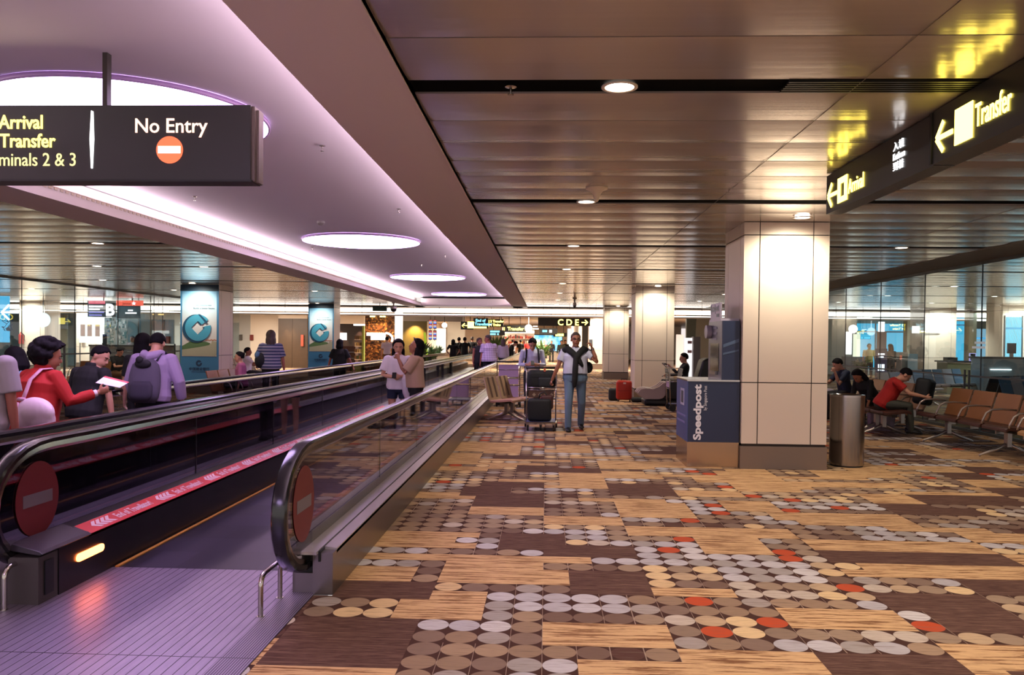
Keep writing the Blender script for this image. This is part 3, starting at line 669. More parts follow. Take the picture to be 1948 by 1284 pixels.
for k in range(3): m = MB(); m.box(2.147, 2.151, 10.22, 10.44, 1.705 - .07 * k, 1.73 - .07 * k); kb(m, 'print_line', mat('dim kiosk print', '#8f8c98', .5))
m = MB()
m.prism([(2.17, 0, 1.47), (2.36, 0, 1.54), (2.36, 0, 1.58), (2.17, 0, 1.51)], (0, Y0 + .016, 0), (0, Y0 + .02, 0)); m.prism([(2.17, 0, 1.38), (2.36, 0, 1.43), (2.36, 0, 1.45), (2.17, 0, 1.405)], (0, Y0 + .016, 0), (0, Y0 + .02, 0)); kb(m, 'pale_stripes', mat('slate stripe', '#4f6280', .4))
o = text('Speedpost', .155, kw, (1.905, Y0 - .007, .335), (0, 0, 0), t, 'lettering', bold=.0055, space=1.0); o.rotation_euler = Euler((pi / 2, 0, 0)); o.rotation_euler = (M.Rotation(-pi / 2, 4, 'Y') @ M.Rotation(pi / 2, 4, 'X')).to_euler(); o.scale = (1.04, .80, 1); inv(o, t)
o = text('by Singapore Post', .052, kw, (1.975, Y0 - .007, .70), (0, 0, 0), t, 'lettering'); o.rotation_euler = (M.Rotation(-pi / 2, 4, 'Y') @ M.Rotation(pi / 2, 4, 'X')).to_euler(); o.scale = (.8, 1, 1); inv(o, t)
m = MB(); m.box(X0 - .006, X0 - .002, 10.15, 10.42, .74, .95); kb(m, 'sticker', mat('pale sticker', '#b9b4d0', .5))
m = MB(); m.box(X0 - .008, X0 - .006, 10.2, 10.37, .77, .92); kb(m, 'sticker_slot', navy)
for k in range(2): m = MB(); m.box(X0 - .005, X0 - .002, 10.05 + .05 * k, 10.66, .60 - .08 * k, .625 - .08 * k); kb(m, 'print_line', mat('lilac print', '#7673ae', .5))
m = MB(); m.box(2.15, 2.37, 10.0, 10.7, 1.80, 1.83); m.box(2.16, 2.18, 10.08, 10.68, 1.83, 2.03); kb(m, 'header_sign', mat('pale header', '#b7aebf', .4))
inv(text('Speedpost', .125, navy, (2.158, 10.67, 1.93), TOLEFT, t, bold=.003, scale=(.95, 1, 1)), t); inv(text('KIOSK', .055, navy, (2.158, 10.30, 1.855), TOLEFT, t, bold=.002), t)
# ------------------------------------------------------------------ bin
t = thing('litter_bin', 'tall brushed steel litter bin right of the large cream column', 'bin', (3.80, 10.28, 0))
m = MB(); m.lathe([(.001, .02), (.205, .02), (.205, .885), (.001, .885)], n=48); m.build('body', mat('bin steel', '#a39c97', .2, 1), t, 'auto')
m = MB(); m.lathe([(.001, 0), (.195, 0), (.195, .02), (.001, .02)], n=40); m.build('base', black, t, 'auto')
m = MB(); m.lathe([(.206, .87), (.209, .87), (.209, .895), (.17, .90), (.12, .87), (.001, .87)], n=40); m.build('rim', chrome, t, 'auto')
# ------------------------------------------------------------------ seats
alu = mat('cast aluminium', '#b9aca4', .3, .8)
brownv = mat('brown vinyl', '#8a5a34', .42, var=.12, bscale=6); darkv = mat('dark brown vinyl', '#4b2a20', .4); goldv = mat('tan vinyl', '#b98a58', .45)
bluef = mat('slate blue fabric', '#5f7f9a', .8); greyf = mat('pale grey fabric', '#b5aeb0', .8); darkf = mat('charcoal shell', '#3a3c3e', .6)
def seat_shell(n=1):
    pass
def bench(name, label, loc, rz, n, backs, seats, arms=True, group=None, pitch_=.58, stripes=None):
    # local: seats face -Y, row along X
    t = thing(name, label, 'seating', loc, rz, group)
    W = pitch_ * n; m = MB(); m.box(-W / 2, W / 2, -.02, .06, .335, .385); m.build('beam', steel_dark, t)
    for k in range(n):
        cx = -W / 2 + pitch_ * (k + .5); h = pitch_ / 2 - .03
        prof = [(-.27, .425), (-.22, .45), (.0, .425), (.16, .41), (.20, .43)]
        m = MB(); m.prism([(0, y, z) for y, z in prof] + [(0, y, z - .045) for y, z in prof[::-1]], (cx - h, 0, 0), (cx + h, 0, 0)); m.build('seat', seats[k % len(seats)], t, 'auto', bevel=.008)
        pb = [(.17, .40), (.20, .46), (.245, .62), (.31, .84)]
        m = MB(); backs and m.prism([(0, y, z) for y, z in pb] + [(0, y + .03, z) for y, z in pb[::-1]], (cx - h, 0, 0), (cx + h, 0, 0)); backs and m.build('backrest', backs[k % len(backs)], t, 'auto', bevel=.006)
        if stripes:
            for q in range(2):
                m = MB(); xx = cx - h + .1 + q * .22; m.prism([(0, y - .003, z) for y, z in pb[1:]] + [(0, y + .002, z) for y, z in pb[:0:-1]], (xx, 0, 0), (xx + .08, 0, 0)); m.build('back_stripe', stripes, t)
        m = MB(); m.box(cx - .03, cx + .03, -.15, .12, .36, .40); m.build('seat_bracket', steel_dark, t)
    for k in range(n + 1):
        cx = -W / 2 + pitch_ * k
        if arms:
            m = MB(); m.tube([(cx, .22, .63), (cx, .02, .645), (cx, -.12, .635), (cx, -.19, .59), (cx, -.235, .50), (cx, -.25, .44)], .014, 8, flat=1); m.build('armrest', alu, t, True)
            m = MB(); m.box(cx - .012, cx + .012, -.06, .05, .30, .42); m.build('arm_bracket', alu, t)
    for cx in (-W / 2 + pitch_ * .75, W / 2 - pitch_ * .75):
        m = MB(); m.box(cx - .045, cx + .045, -.01, .05, .14, .34); m.build('pedestal', alu, t)
        for s_ in (-1, 1):
            m = MB(); m.tube([(cx, .02 + s_ * .03, .17), (cx, .02 + s_ * .18, .095), (cx, .02 + s_ * .36, .03), (cx, .02 + s_ * .385, .012)], [.026, .022, .015, .014], 8); m.build('leg', alu, t, True)
    return t
def dub(src, label, loc, rz): return copy_tree(src, label=label, loc=loc, rz=rz)
# facing -X : rotate so that local -Y -> -X  => rz = -90deg
b1 = bench('airport_seating', 'row of empty brown vinyl airport seats at the right edge', (6.35, 12.15, 0), -pi / 2, 4, [brownv], [darkv], pitch_=.66)
b1.children  # nearest seat is tan
for ch in b1.children:
    if ch.name.startswith('seat') and 'bracket' not in ch.name: pass
b3 = bench('airport_seating', 'nearest brown seat row with a tan cushion, cut off by the right frame edge', (6.35, 9.98, 0), -pi / 2, 2, [brownv], [goldv], pitch_=.66)
b2 = bench('airport_seating', 'brown seat row with the seated phone user, behind the litter bin', (6.3, 15.6, 0), -pi / 2, 5, [brownv], [darkv], pitch_=.62)
b4 = bench('airport_seating', 'low dark seat bench under the person in the red shirt', (5.75, 14.0, 0), pi / 2, 2, [], [darkv], arms=False)
gb = math.atan2(1.5, 2.2)
b5 = bench('airport_seating', 'blue and grey seat row beyond the right glass wall, the farther one', (11.3, 23.4, 0), gb, 6, [bluef, greyf, bluef], [greyf], arms=False, pitch_=.5)
b6 = bench('airport_seating', 'blue and grey seat row beyond the right glass wall, nearest the frame edge', (11.6, 18.9, 0), gb, 7, [bluef, greyf, bluef], [greyf, bluef], arms=False, pitch_=.5)
b7 = bench('airport_seating', 'dark seat row turned away, back to back with blue seats', (10.9, 19.6, 0), gb + pi, 5, [darkf], [darkf], arms=False, pitch_=.5)
b8 = bench('airport_seating', 'grey seat row behind the man with the phone, beyond the glass', (9.2, 20.6, 0), gb, 4, [greyf, bluef], [greyf], arms=False, pitch_=.5)
# striped chairs beside the walkway, facing +X
st = mat('striped tan back', '#b89a78', .6)
b9 = bench('airport_seating', 'striped tan seats beside the walkway, left of the loaded trolley', (-.66, 15.4, 0), pi / 2 - .35, 2, [st], [mat('pinkish tan seat', '#b98a72', .6)], arms=False, stripes=mat('brown stripe', '#6b5240', .6))
# left hall seats
cream = mat('cream seat', '#c9b79c', .6)
b10 = bench('airport_seating', 'brown seats on the far left behind the man with a hat', (-11.72, 21.9, 0), 0, 5, [brownv], [darkv], group=None)
b11 = bench('airport_seating', 'pale seats near the cream far wall, left of the striped-shirt woman', (-10.3, 27.5, 0), pi / 2, 4, [cream], [cream])
b12 = bench('airport_seating', 'brown seat row just beyond the second walkway, behind the woman in red', (-8.6, 12.9, 0), .5, 4, [brownv], [darkv])
b13 = bench('airport_seating', 'dark seats beyond the second walkway under the seated woman in pink light', (-6.7, 17.2, 0), pi / 2, 3, [brownv], [darkv])
# ------------------------------------------------------------------ trolleys
blueb = mat('blue trolley deck', '#3c3f7c', .4)
def trolley(label, loc, rz, panelm, group=None):
    # local: handle toward +Y (pusher side), front toward -Y
    t = thing('luggage_trolley', label, 'luggage trolley', loc, rz, group); r_ = .013
    m = MB(); m.box(-.25, .25, -.42, .30, .135, .155); m.build('deck', blueb, t, bevel=.005)
    m = MB(); m.tube([(-.26, -.44, .15), (.26, -.44, .15)], .016, 8); m.tube([(-.26, -.44, .15), (-.26, .32, .15)], .014, 8); m.tube([(.26, -.44, .15), (.26, .32, .15)], .014, 8); m.build('deck_frame', chrome, t, 'auto')
    for sx in (-1, 1):
        m = MB(); m.tube([(sx * .26, .32, .13), (sx * .26, .34, .5), (sx * .265, .36, .98), (sx * .265, .42, 1.04)], r_, 8); m.build('upright', chrome, t, True)
        m = MB(); m.tube([(sx * .26, -.05, .68), (sx * .26, .36, .66)], .010, 8); m.build('shelf_arm', chrome, t, True)
    m = MB(); m.tube([(-.28, .43, 1.05), (.28, .43, 1.05)], .018, 10); m.build('handle', black, t, True)
    m = MB()
    for z in (.50, .66, .86): m.tube([(-.26, .35, z), (.26, .35, z)], .008, 8)
    m.tube([(-.26, -.06, .68), (.26, -.06, .68)], .010, 8); m.build('cross_bars', chrome, t, True)
    m = MB(); m.box(-.23, .23, .34, .352, .53, .655); pn = m.build('advert_panel', panelm, t)
    for sx in (-1, 0, 1):
        y = -.36 if sx else -.30
        w_ = MB(); w_.loft([[(sx * .22 + q, y + .055 * cos(2 * pi * k / 18), .057 + .055 * sin(2 * pi * k / 18)) for k in range(18)] for q in (-.016, .016)]); wh = w_.build('wheel', rubber, t, 'auto')
        w_ = MB(); w_.box(sx * .22 - .026, sx * .22 + .026, y - .02, y + .02, .07, .14); w_.build('wheel_fork', chrome, wh)
    for sx in (-1, 1):
        w_ = MB(); w_.loft([[(sx * .27 + q, .28 + .075 * cos(2 * pi * k / 20), .078 + .075 * sin(2 * pi * k / 20)) for k in range(20)] for q in (-.018, .018)]); w_.build('wheel', rubber, t, 'auto')
    return t
pinkp = mat('lilac trolley panel', '#b79ac4', .4); brp = mat('brown trolley panel', '#5a3c30', .5)
tr = trolley('loaded luggage trolley pushed by the man on the phone', (-.07, 14.0, 0), 0, brp)
m = MB(); m.box(-.22, .22, -.06, -.055, .55, .66); m.build('front_panel', brp, tr)
for k in range(4): o = text('◆', .07, mat('panel print', '#a08a70', .6), (-.16 + k * .1, -.062, .575), FRONT, tr, 'panel_mark')
# extra front uprights of this trolley
for sx in (-1, 1):
    m = MB(); m.tube([(sx * .255, -.06, .15), (sx * .255, -.06, .80)], .012, 8); m.build('front_upright', chrome, tr, True)
m = MB(); m.tube([(-.255, -.06, .72), (.255, -.06, .72)], .012, 8); m.tube([(-.255, -.06, .53), (.255, -.06, .53)], .012, 8); m.build('front_rails', chrome, tr, True)
t2 = trolley('empty luggage trolley with a lilac panel parked by the walkway rail', (-.85, 18.9, 0), pi, pinkp)
m = MB(); m.box(-.23, .23, .335, .345, .70, .98); m.box(-.23, .23, .335, .345, .22, .50); m.build('back_panel', pinkp, t2)
t3 = trolley('luggage trolley with a wire basket parked beside the massage chair', (3.10, 18.2, 0), pi / 2, pinkp)
m = MB()
for k in range(7):
    x = -.24 + .08 * k; m.tube([(x, .1, .72), (x, .06, .95)], .005, 6); m.tube([(x, .36, .72), (x, .38, .95)], .005, 6)
for z in (.72, .83, .95): m.tube([(-.24, .06, z), (.24, .06, z), (.24, .38, z), (-.24, .38, z), (-.24, .06, z)], .006, 6)
m.build('basket', chrome, t3)
# luggage on the trolley
bag = mat('black nylon', '#15171a', .7, bump=.2, bscale=25); bagd = mat('dark grey nylon', '#23272b', .7)
def rounded(mb, x0, x1, y0, y1, z0, z1, r_=.05, n=4):
    rings = []
    for k in range(2 * n + 2):
        if k <= n: a = R(-90 + 90 * k / n); yy = y0 + r_ + r_ * sin(a); ins = r_ * (1 - cos(a))
        else: a = R(90 * (k - n - 1) / n); yy = y1 - r_ + r_ * sin(a); ins = r_ * (1 - cos(a))
        pts = []
        for cx, cz, a0 in ((x1, z1, 0), (x0, z1, 90), (x0, z0, 180), (x1, z0, 270)):
            for q in range(n + 1):
                b = R(a0 + 90 * q / n); sx_ = 1 if cx == x1 else -1; sz_ = 1 if cz == z1 else -1
                pts.append((cx - sx_ * r_ + (r_ - ins * .999) * cos(b), yy, cz - sz_ * r_ + (r_ - ins * .999) * sin(b)))
        rings.append(pts)
    mb.loft(rings)
t = thing('duffel_bag', 'large black soft bag on the upper tray of the loaded trolley', 'bag', (-.07, 14.13, .70))
m = MB(); rounded(m, -.24, .25, -.15, .15, 0, .32, .07); m.build('body', bag, t, True)
m = MB(); m.box(-.20, .21, -.158, -.15, .21, .225); m.build('zip', bagd, t)
m = MB(); rounded(m, -.05, .21, -.185, -.13, .03, .20, .03); m.build('front_pocket', bagd, t, True)
m = MB(); m.box(.04, .075, -.16, -.14, .30, .36); m.build('luggage_tag', mat('orange tag', '#c9664a', .6), t)
t = thing('travel_bag', 'black upright bag standing on the lower deck of the loaded trolley', 'bag', (-.09, 13.83, .16))
m = MB(); rounded(m, -.21, .20, -.12, .12, 0, .38, .05); m.build('body', bag, t, True)
m = MB(); m.tube([(-.02, 0, .36), (.0, -.02, .46), (.07, -.02, .50), (.12, -.02, .44), (.15, 0, .35)], .012, 8); m.build('strap', bagd, t, True)
m = MB(); rounded(m, .02, .23, -.06, .14, .20, .44, .04); m.build('side_pouch', mat('maroon pouch', '#4a2524', .6), t, True)
# red suitcase + bag
redp = mat('red suitcase shell', '#b02a1c', .35)
t = thing('suitcase', 'small bright red wheeled suitcase standing on the carpet', 'suitcase', (2.02, 20.75, 0))
m = MB(); rounded(m, -.20, .20, -.11, .11, .05, .55, .07); m.build('shell', redp, t, True)
m = MB(); m.box(-.20, .20, -.113, -.108, .28, .288); m.build('seam', mat('dark red seam', '#6e1a12', .5), t)
m = MB(); m.tube([(-.07, 0, .54), (-.07, 0, .585), (.07, 0, .585), (.07, 0, .54)], .01, 8); m.build('handle', black, t, True)
m = MB(); m.box(-.03, .04, -.115, -.11, .46, .50); m.build('badge', mat('white badge', '#d9c9c4', .5), t)
for sx in (-1, 1): m = MB(); m.ell((sx * .15, -.05, .03), .02, .03, .03); m.build('wheel', rubber, t, True)
m = MB(); rounded(m, -.18, .12, -.1, .1, 0, .32, .06); o = tag(m.build('bag', bag, smooth=True), 'black bag leaning behind the left side of the red suitcase', 'bag'); o.location = (1.83, 21.05, 0)
m = MB(); rounded(m, -.3, .25, -.12, .12, 0, .12, .05); o = tag(m.build('bag', bag, smooth=True), 'low black bag on the floor right of the red suitcase', 'bag'); o.location = (2.5, 20.65, 0)
# massage chair
shell = mat('pale mauve shell', '#b5a39c', .35); leather = mat('black leather', '#17181b', .4)
t = thing('massage_chair', 'black massage chair with pale curved leg shells by the far column', 'massage chair', (3.35, 19.9, 0))
m = MB(); rounded(m, -.95, .45, -.38, .38, .0, .16, .06); m.build('base', leather, t, True)
m = MB(); rounded(m, -.35, .30, -.28, .28, .16, .46, .08); m.build('seat', leather, t, True)
m = MB(); m.prism([(.22, 0, .3), (.45, 0, .3), (.72, 0, 1.05), (.60, 0, 1.18), (.45, 0, 1.12)], (0, -.30, 0), (0, .30, 0)); m.build('backrest', leather, t, bevel=.05)
for yy in (-.30, 0, .30):
    m = MB(); pr = [(-1.12, .30), (-1.05, .40), (-.92, .43), (-.74, .41), (-.60, .47), (-.50, .56), (-.38, .58), (-.30, .50), (-.34, .36), (-.50, .18), (-.72, .10), (-.86, .12), (-1.02, .20)]
    m.prism([(x, 0, z) for x, z in pr], (0, yy - .035, 0), (0, yy + .035, 0)); m.build('leg_shell', shell, t, 'auto', bevel=.02)
m = MB(); rounded(m, -.45, .35, -.44, -.34, .16, .62, .04); m.build('arm', leather, t, True)
m = MB(); rounded(m, -.45, .35, .34, .44, .16, .62, .04); m.build('arm', leather, t, True)
# ------------------------------------------------------------------ people
def vox(mb, name, mats, size, parent, sm=3, smooth=True):
    me = bpy.data.meshes.new('tmp'); me.from_pydata(mb.v, [], mb.f); o = bpy.data.objects.new('tmp', me); COL.objects.link(o)
    r_ = o.modifiers.new('r', 'REMESH'); r_.mode = 'VOXEL'; r_.voxel_size = size; r_.use_smooth_shade = True
    if sm: s_ = o.modifiers.new('s', 'SMOOTH'); s_.iterations = sm; s_.factor = .5
    dg = bpy.context.evaluated_depsgraph_get(); me2 = bpy.data.meshes.new_from_object(o.evaluated_get(dg)); me2.name = name
    bpy.data.objects.remove(o); bpy.data.meshes.remove(me)
    me2.materials.clear(); me2.materials.append(mats); me2.shade_smooth()
    q = bpy.data.objects.new(name, me2); COL.objects.link(q)
    if parent: q.parent = parent
    return q
SKIN = mat('light skin', '#c99378', .5); SKIN2 = mat('tan skin', '#a0684e', .5); SKIN3 = mat('ruddy skin', '#9b5b4a', .5)
HAIR = mat('black hair', '#120e12', .75, spec=.15); HAIRB = mat('brown hair', '#3d2a22', .6); HAIRG = mat('greying hair', '#4a403b', .6)
EYEW = mat('eye white', '#a89890', .4); EYED = mat('dark iris', '#1c1210', .2); LIP = mat('lips', '#8f4a45', .5)
def arm_dirs(p): return [V(x).normalized() for x in p]
def person(label, loc, rz, H=1.70, res=.012, skin=SKIN, hair=('short', HAIR), shirt=None, sleeve=.55, trousers=None, legs='long', shoes=None,
           lean=0, side=0, head=(0, 0), la=None, ra=None, ll=None, rl=None, seat=None, girth=1.0, female=False, hem=-.06, group=None, lcurl=.5, rcurl=.5, category='person', collar=None, loose=0, skirt=None, twist=0, prot=0):
    s = H / 1.72
    root = thing('person', label, category, loc, rz, group)
    RL = M.Rotation(R(-lean), 3, 'X') @ M.Rotation(R(side), 3, 'Y')   # positive lean = forward (+y)
    ll = ll or ((-.02, .0, -1), (0, 0, -1)); rl = rl or ((.02, .0, -1), (0, 0, -1))
    la = la or ((-.18, .03, -1), (-.08, .15, -1)); ra = ra or ((.18, .03, -1), (.08, .15, -1))
    TH, SHN = .43 * s, .41 * s
    def leg(sx, d): hip = V((sx * .092 * s, 0, 0)); k = hip + V(d[0]).normalized() * TH; a = k + V(d[1]).normalized() * SHN; return hip, k, a
    L, Rr = leg(-1, ll), leg(1, rl)
    if seat is None: pz = .075 * s - min(L[2].z, Rr[2].z)
    else: pz = seat + .10 * s
    P = V((0, 0, pz)); L = [q + P for q in L]; Rr = [q + P for q in Rr]
    TW = M.Rotation(R(twist), 3, 'Z')
    def sp(x, y, z): t = min(1, max(0, z / .45)); return P + (RL @ ((M.Rotation(R(twist * t), 3, 'Z')) @ V((x, y, z)))) * s
    def ring(mb_r, z, a, b, yo=0, n=18, ex=0):
        t = min(1, max(0, z / .45)); Mt = RL @ M.Rotation(R(twist * t), 3, 'Z')
        return [P + Mt @ V((( a + ex) * cos(2 * pi * k / n), yo + (b + ex) * sin(2 * pi * k / n), z)) * s for k in range(n)]
    g = girth; shw = .168 if female else .190
    tor = [(-.10, .11, .09, 0), (-.06, .15 * g, .115 * g, -.008), (.0, .166 * g, .122 * g, -.012), (.08, .152 * g, .112 * g, -.002), (.17, .132 * g, .105 * g, .008), (.27, .142 * g, .112 * g, .01), (.36, .155 * g, .116 * g, .006),
           (.43, shw - .02, .10, -.004), (.475, shw - .055, .08, -.01), (.505, .075, .062, -.008), (.53, .056, .056, -.002)]
    sh = [sp(-shw, -.005, .445), sp(shw, -.005, .445)]
    UA, FA = .285 * s, .245 * s
    def arm(sx, d):
        S = sh[0 if sx < 0 else 1]; E_ = S + V(d[0]).normalized() * UA; W = E_ + V(d[1]).normalized() * FA; return S, E_, W
    A = {-1: arm(-1, la), 1: arm(1, ra)}
    # head frame
    hy, hp = head; HM = RL @ TW @ M.Rotation(R(hy), 3, 'Z') @ M.Rotation(R(-hp), 3, 'X')
    if lean: HM = M.Rotation(R(lean * .0), 3, 'X') @ HM
    nb = sp(0, 0, .50); hc = nb + (RL @ TW @ V((0, .012, .0))) * s + (HM @ V((0, .015, .135))) * s
    hs = s * 1.02
    def hd(x, y, z): return hc + HM @ V((x, y, z)) * hs
    b = MB()
    b.loft([ring(b, z, a, bb, yo) for z, a, bb, yo in tor])
    b.limb([nb - (RL @ V((0, 0, .04))) * s, nb + (hc - nb) * .35, hd(0, -.02, -.05)], [.058 * s, .052 * s, .052 * s])
    b.ell(hd(0, -.012, .028), .076 * hs, .096 * hs, .092 * hs, HM, 18, 12)
    b.ell(hd(0, .022, -.035), .062 * hs, .070 * hs, .078 * hs, HM, 16, 10)
    b.ell(hd(0, .055, -.092), .030 * hs, .028 * hs, .024 * hs, HM)
    b.ell(hd(0, .060, -.040), .045 * hs, .032 * hs, .045 * hs, HM)
    b.limb([hd(0, .084, .018), hd(0, .100, -.012), hd(0, .104, -.026)], [.008 * hs, .011 * hs, .013 * hs], 8)
    b.ell(hd(0, .078, .026), .048 * hs, .014 * hs, .012 * hs, HM)
    b.ell(hd(0, .086, -.058), .024 * hs, .011 * hs, .010 * hs, HM)
    for sx in (-1, 1): b.ell(hd(sx * .078, -.012, -.008), .010 * hs, .020 * hs, .032 * hs, HM, 10, 7)
    for sx in (-1, 1):
        S, E_, W = A[sx]; b.limb([S, S.lerp(E_, .5), E_, E_.lerp(W, .35), W], [.050 * s * g ** .5, .044 * s, .036 * s, .036 * s, .025 * s])
        fd = (W - E_).normalized(); curl = lcurl if sx < 0 else rcurl
        # palm faces the body / inward
        inw = V((-sx, 0, 0)) if abs(fd.x) < .8 else V((0, 0, -1)); inw = (inw - fd * inw.dot(fd)).normalized(); wv = fd.cross(inw).normalized()
        if wv.y < 0 and abs(fd.z) > .5: wv = -wv
        Mh = M((wv, inw, fd)).transposed(); pc = W + fd * .048 * s
        b.ell(pc, .040 * s, .017 * s, .052 * s, Mh, 12, 8)
        for q in range(4):
            o_ = W + fd * (.085 - .004 * abs(q - 1.2)) * s + wv * (.027 - .018 * q) * s
            a1 = curl * .9; a2 = curl * 2.0; lf = (.036, .040, .037, .030)[q] * s
            p1 = o_ + (fd * cos(a1) + inw * sin(a1)) * lf; p2 = p1 + (fd * cos(a2) + inw * sin(a2)) * lf * .85
            b.limb([o_ - fd * .02 * s, o_, p1, p2], [.0095 * s, .0095 * s, .0088 * s, .0078 * s], 7)
        th0 = W + fd * .025 * s + wv * .030 * s; th1 = th0 + (wv * .75 + fd * .6 + inw * .3).normalized() * .036 * s; th2 = th1 + (fd * .9 + inw * .5).normalized() * .028 * s
        b.limb([th0 - wv * .01 * s, th1, th2], [.012 * s, .0105 * s, .009 * s], 7)
    for hip, k, a in (L, Rr):
        cal = a.lerp(k, .68) + V((0, -.012, 0)) * s
        b.limb([hip, hip.lerp(k, .45), k, cal, a], [.080 * s * g ** .5, .070 * s, .050 * s, .050 * s, .034 * s])
        b.limb([a + V((0, -.03, -.035)) * s, a + V((0, .05, -.045)) * s, a + V((0, .13, -.055)) * s], [.030 * s, .030 * s, .022 * s])
    vox(b, 'body', skin, res, root, 2)
    # eyes, brows, lips
    for sx in (-1, 1):
        e = MB(); e.ell(hd(sx * .031, .080, .006), .012 * hs, .009 * hs, .0048 * hs, HM, 10, 6); ey = e.build('eye', EYEW, root, True)
        e = MB(); e.ell(hd(sx * .031, .0865, .006), .006 * hs, .005 * hs, .006 * hs, HM, 8, 6); e.build('iris', EYED, ey, True)
        e = MB(); e.limb([hd(sx * .016, .094, .026), hd(sx * .033, .093, .030), hd(sx * .050, .080, .025)], [.0035 * hs] * 3, 6); e.build('eyebrow', hair[1] or HAIR, root, True)
    e = MB(); e.ell(hd(0, .095, -.057), .021 * hs, .006 * hs, .0075 * hs, HM, 10, 6); e.build('lips', LIP, root, True)
    # hair
    st_, hm = hair
    if st_ != 'bald':
        h = MB(); n, kk = 26, 16; rings = []
        fr = {'short': .42, 'long': .30, 'afro': .25, 'bun': .34, 'bob': .30, 'crop': .5}[st_]; th = {'short': .013, 'long': .024, 'afro': .035, 'bun': .016, 'bob': .022, 'crop': .008}[st_]
        vs = []
        for i in range(kk + 1):
            a = pi * i / kk; row = []
            for j in range(n):
                q = 2 * pi * j / n; d = V((sin(a) * cos(q), sin(a) * sin(q), cos(a)))
                low = -.85 if st_ == 'afro' else -.55 if st_ in ('long', 'bob', 'afro') else -.38
                keep = (d.y < fr + (d.z - .15) * .9 or d.z > .78) and d.z > low - (.25 if d.y < -.3 else 0)
                if abs(d.x) > .75 and d.z < -.12 and d.y > -.25 and st_ in ('short', 'crop', 'bun'): keep = False
                t_ = th if keep else -.03
                if keep and st_ == 'afro': t_ += .034 * random.random()
                rr = 1 / math.sqrt((d.x / .078) ** 2 + (d.y / .098) ** 2 + (d.z / .096) ** 2)
                row.append(hd(*(d * (rr + t_) + V((0, -.012, .026)))))
            rings.append(row)
        h.loft(rings)
        if st_ == 'afro':
            for q in range(80):
                d = V((random.uniform(-1, 1), random.uniform(-1.2, .15), random.uniform(-.85, 1))).normalized(); h.ell(hd(*(V((d.x * .125, d.y * .14, d.z * .125)) + V((0, -.025, .03)))), .034, .034, .034, None, 8, 6)
        if st_ in ('long', 'bob'):
            zz = -.30 if st_ == 'long' else -.14
            for x, y0, w_ in ((-.066, -.02, .034), (.066, -.02, .034), (-.04, -.075, .042), (.04, -.075, .042), (0, -.085, .042)):
                h.limb([hd(x * .8, y0, .03), hd(x * 1.08, y0 - .015, -.06), hd(x * 1.15, y0 - .02, -.06 + (zz + .06) * .5), hd(x * 1.0, y0 - .01, zz)], [w_ * hs, w_ * hs * 1.05, w_ * hs * .95, w_ * hs * .45], 10)
        if st_ == 'bun': h.ell(hd(0, -.10, .07), .04 * hs, .04 * hs, .04 * hs)
        vox(h, 'hair', hm, max(.007, res * .75), root, 2 if st_ != 'afro' else 0)
    # shirt
    if shirt:
        h = MB(); ex = .014 + loose; zz = [hem] + [t[0] for t in tor if t[0] > hem + .02 and t[0] < .50] 
        def at_(z):
            for q in range(len(tor) - 1):
                if tor[q][0] <= z <= tor[q + 1][0]:
                    f_ = (z - tor[q][0]) / (tor[q + 1][0] - tor[q][0]); return [tor[q][w_] * (1 - f_) + tor[q + 1][w_] * f_ for w_ in range(4)]
            return tor[0] if z < 0 else tor[-1]
        rg = []
        for z in zz:
            t = at_(z); a, bb = t[1], t[2]
            if z < .25: a = max(a, .150 * g); bb = max(bb, .118 * g)
            rg.append(ring(h, z, a, bb, t[3], ex=ex if z < .45 else ex * .6))
        rg.append(ring(h, .512, .062, .060, -.004, ex=.008)); h.loft(rg)
        for sx in (-1, 1):
            S, E_, W = A[sx]; ls = sleeve
            pts = [S - (E_ - S) * .16, S - (E_ - S) * .02]; rad = [.030 * s, .056 * s * g ** .5 + loose * .8]
            if ls <= 1: pts += [S.lerp(E_, ls * .5), S.lerp(E_, ls)]; rad += [.058 * s + loose, .056 * s + loose * 1.3]
            else:
                pts += [S.lerp(E_, .5), E_, E_.lerp(W, (ls - 1) * .5), E_.lerp(W, ls - 1)]; rad += [.056 * s + loose, .047 * s + loose, .043 * s + loose, .036 * s + loose]
            h.tube(pts, rad, 12)
            h.ell(S, .062 * s + loose * .6, .060 * s + loose * .6, .056 * s)
        vox(h, 'shirt', shirt, res, root, 2)
        if collar:
            h = MB(); h.loft([ring(h, .495, .068, .066, -.004, ex=.010), ring(h, .525, .062, .062, .0, ex=.012), ring(h, .545, .060, .062, .002, ex=.014)]); vox(h, 'collar', collar, res, root, 1)
    if trousers:
        h = MB(); h.loft([ring(h, z, a, bb, yo, ex=.010) for z, a, bb, yo in ((-.11, .10, .09, 0), (-.06, .152 * g, .118 * g, -.008), (0, .168 * g, .124 * g, -.012), (.085, .152 * g, .114 * g, -.002), (.115, .148 * g, .112 * g, 0))])
        for hip, k, a in (L, Rr):
            if legs == 'long': h.limb([hip, hip.lerp(k, .5), k, k.lerp(a, .5), a + (a - k).normalized() * .01], [.094 * s * g ** .5, .083 * s, .068 * s, .060 * s, .056 * s])
            else: h.tube([hip, hip.lerp(k, .5 * float(legs)), hip.lerp(k, float(legs))], [.096 * s * g ** .5, .092 * s, .086 * s], 14)
        vox(h, 'trousers', trousers, res, root, 2)
    if skirt:
        h = MB(); h.loft([ring(h, -.34, .20, .16, 0), ring(h, -.15, .19, .15, 0), ring(h, 0, .175, .135, 0), ring(h, .12, .142, .118, 0)]); vox(h, 'skirt', skirt, res, root, 1)
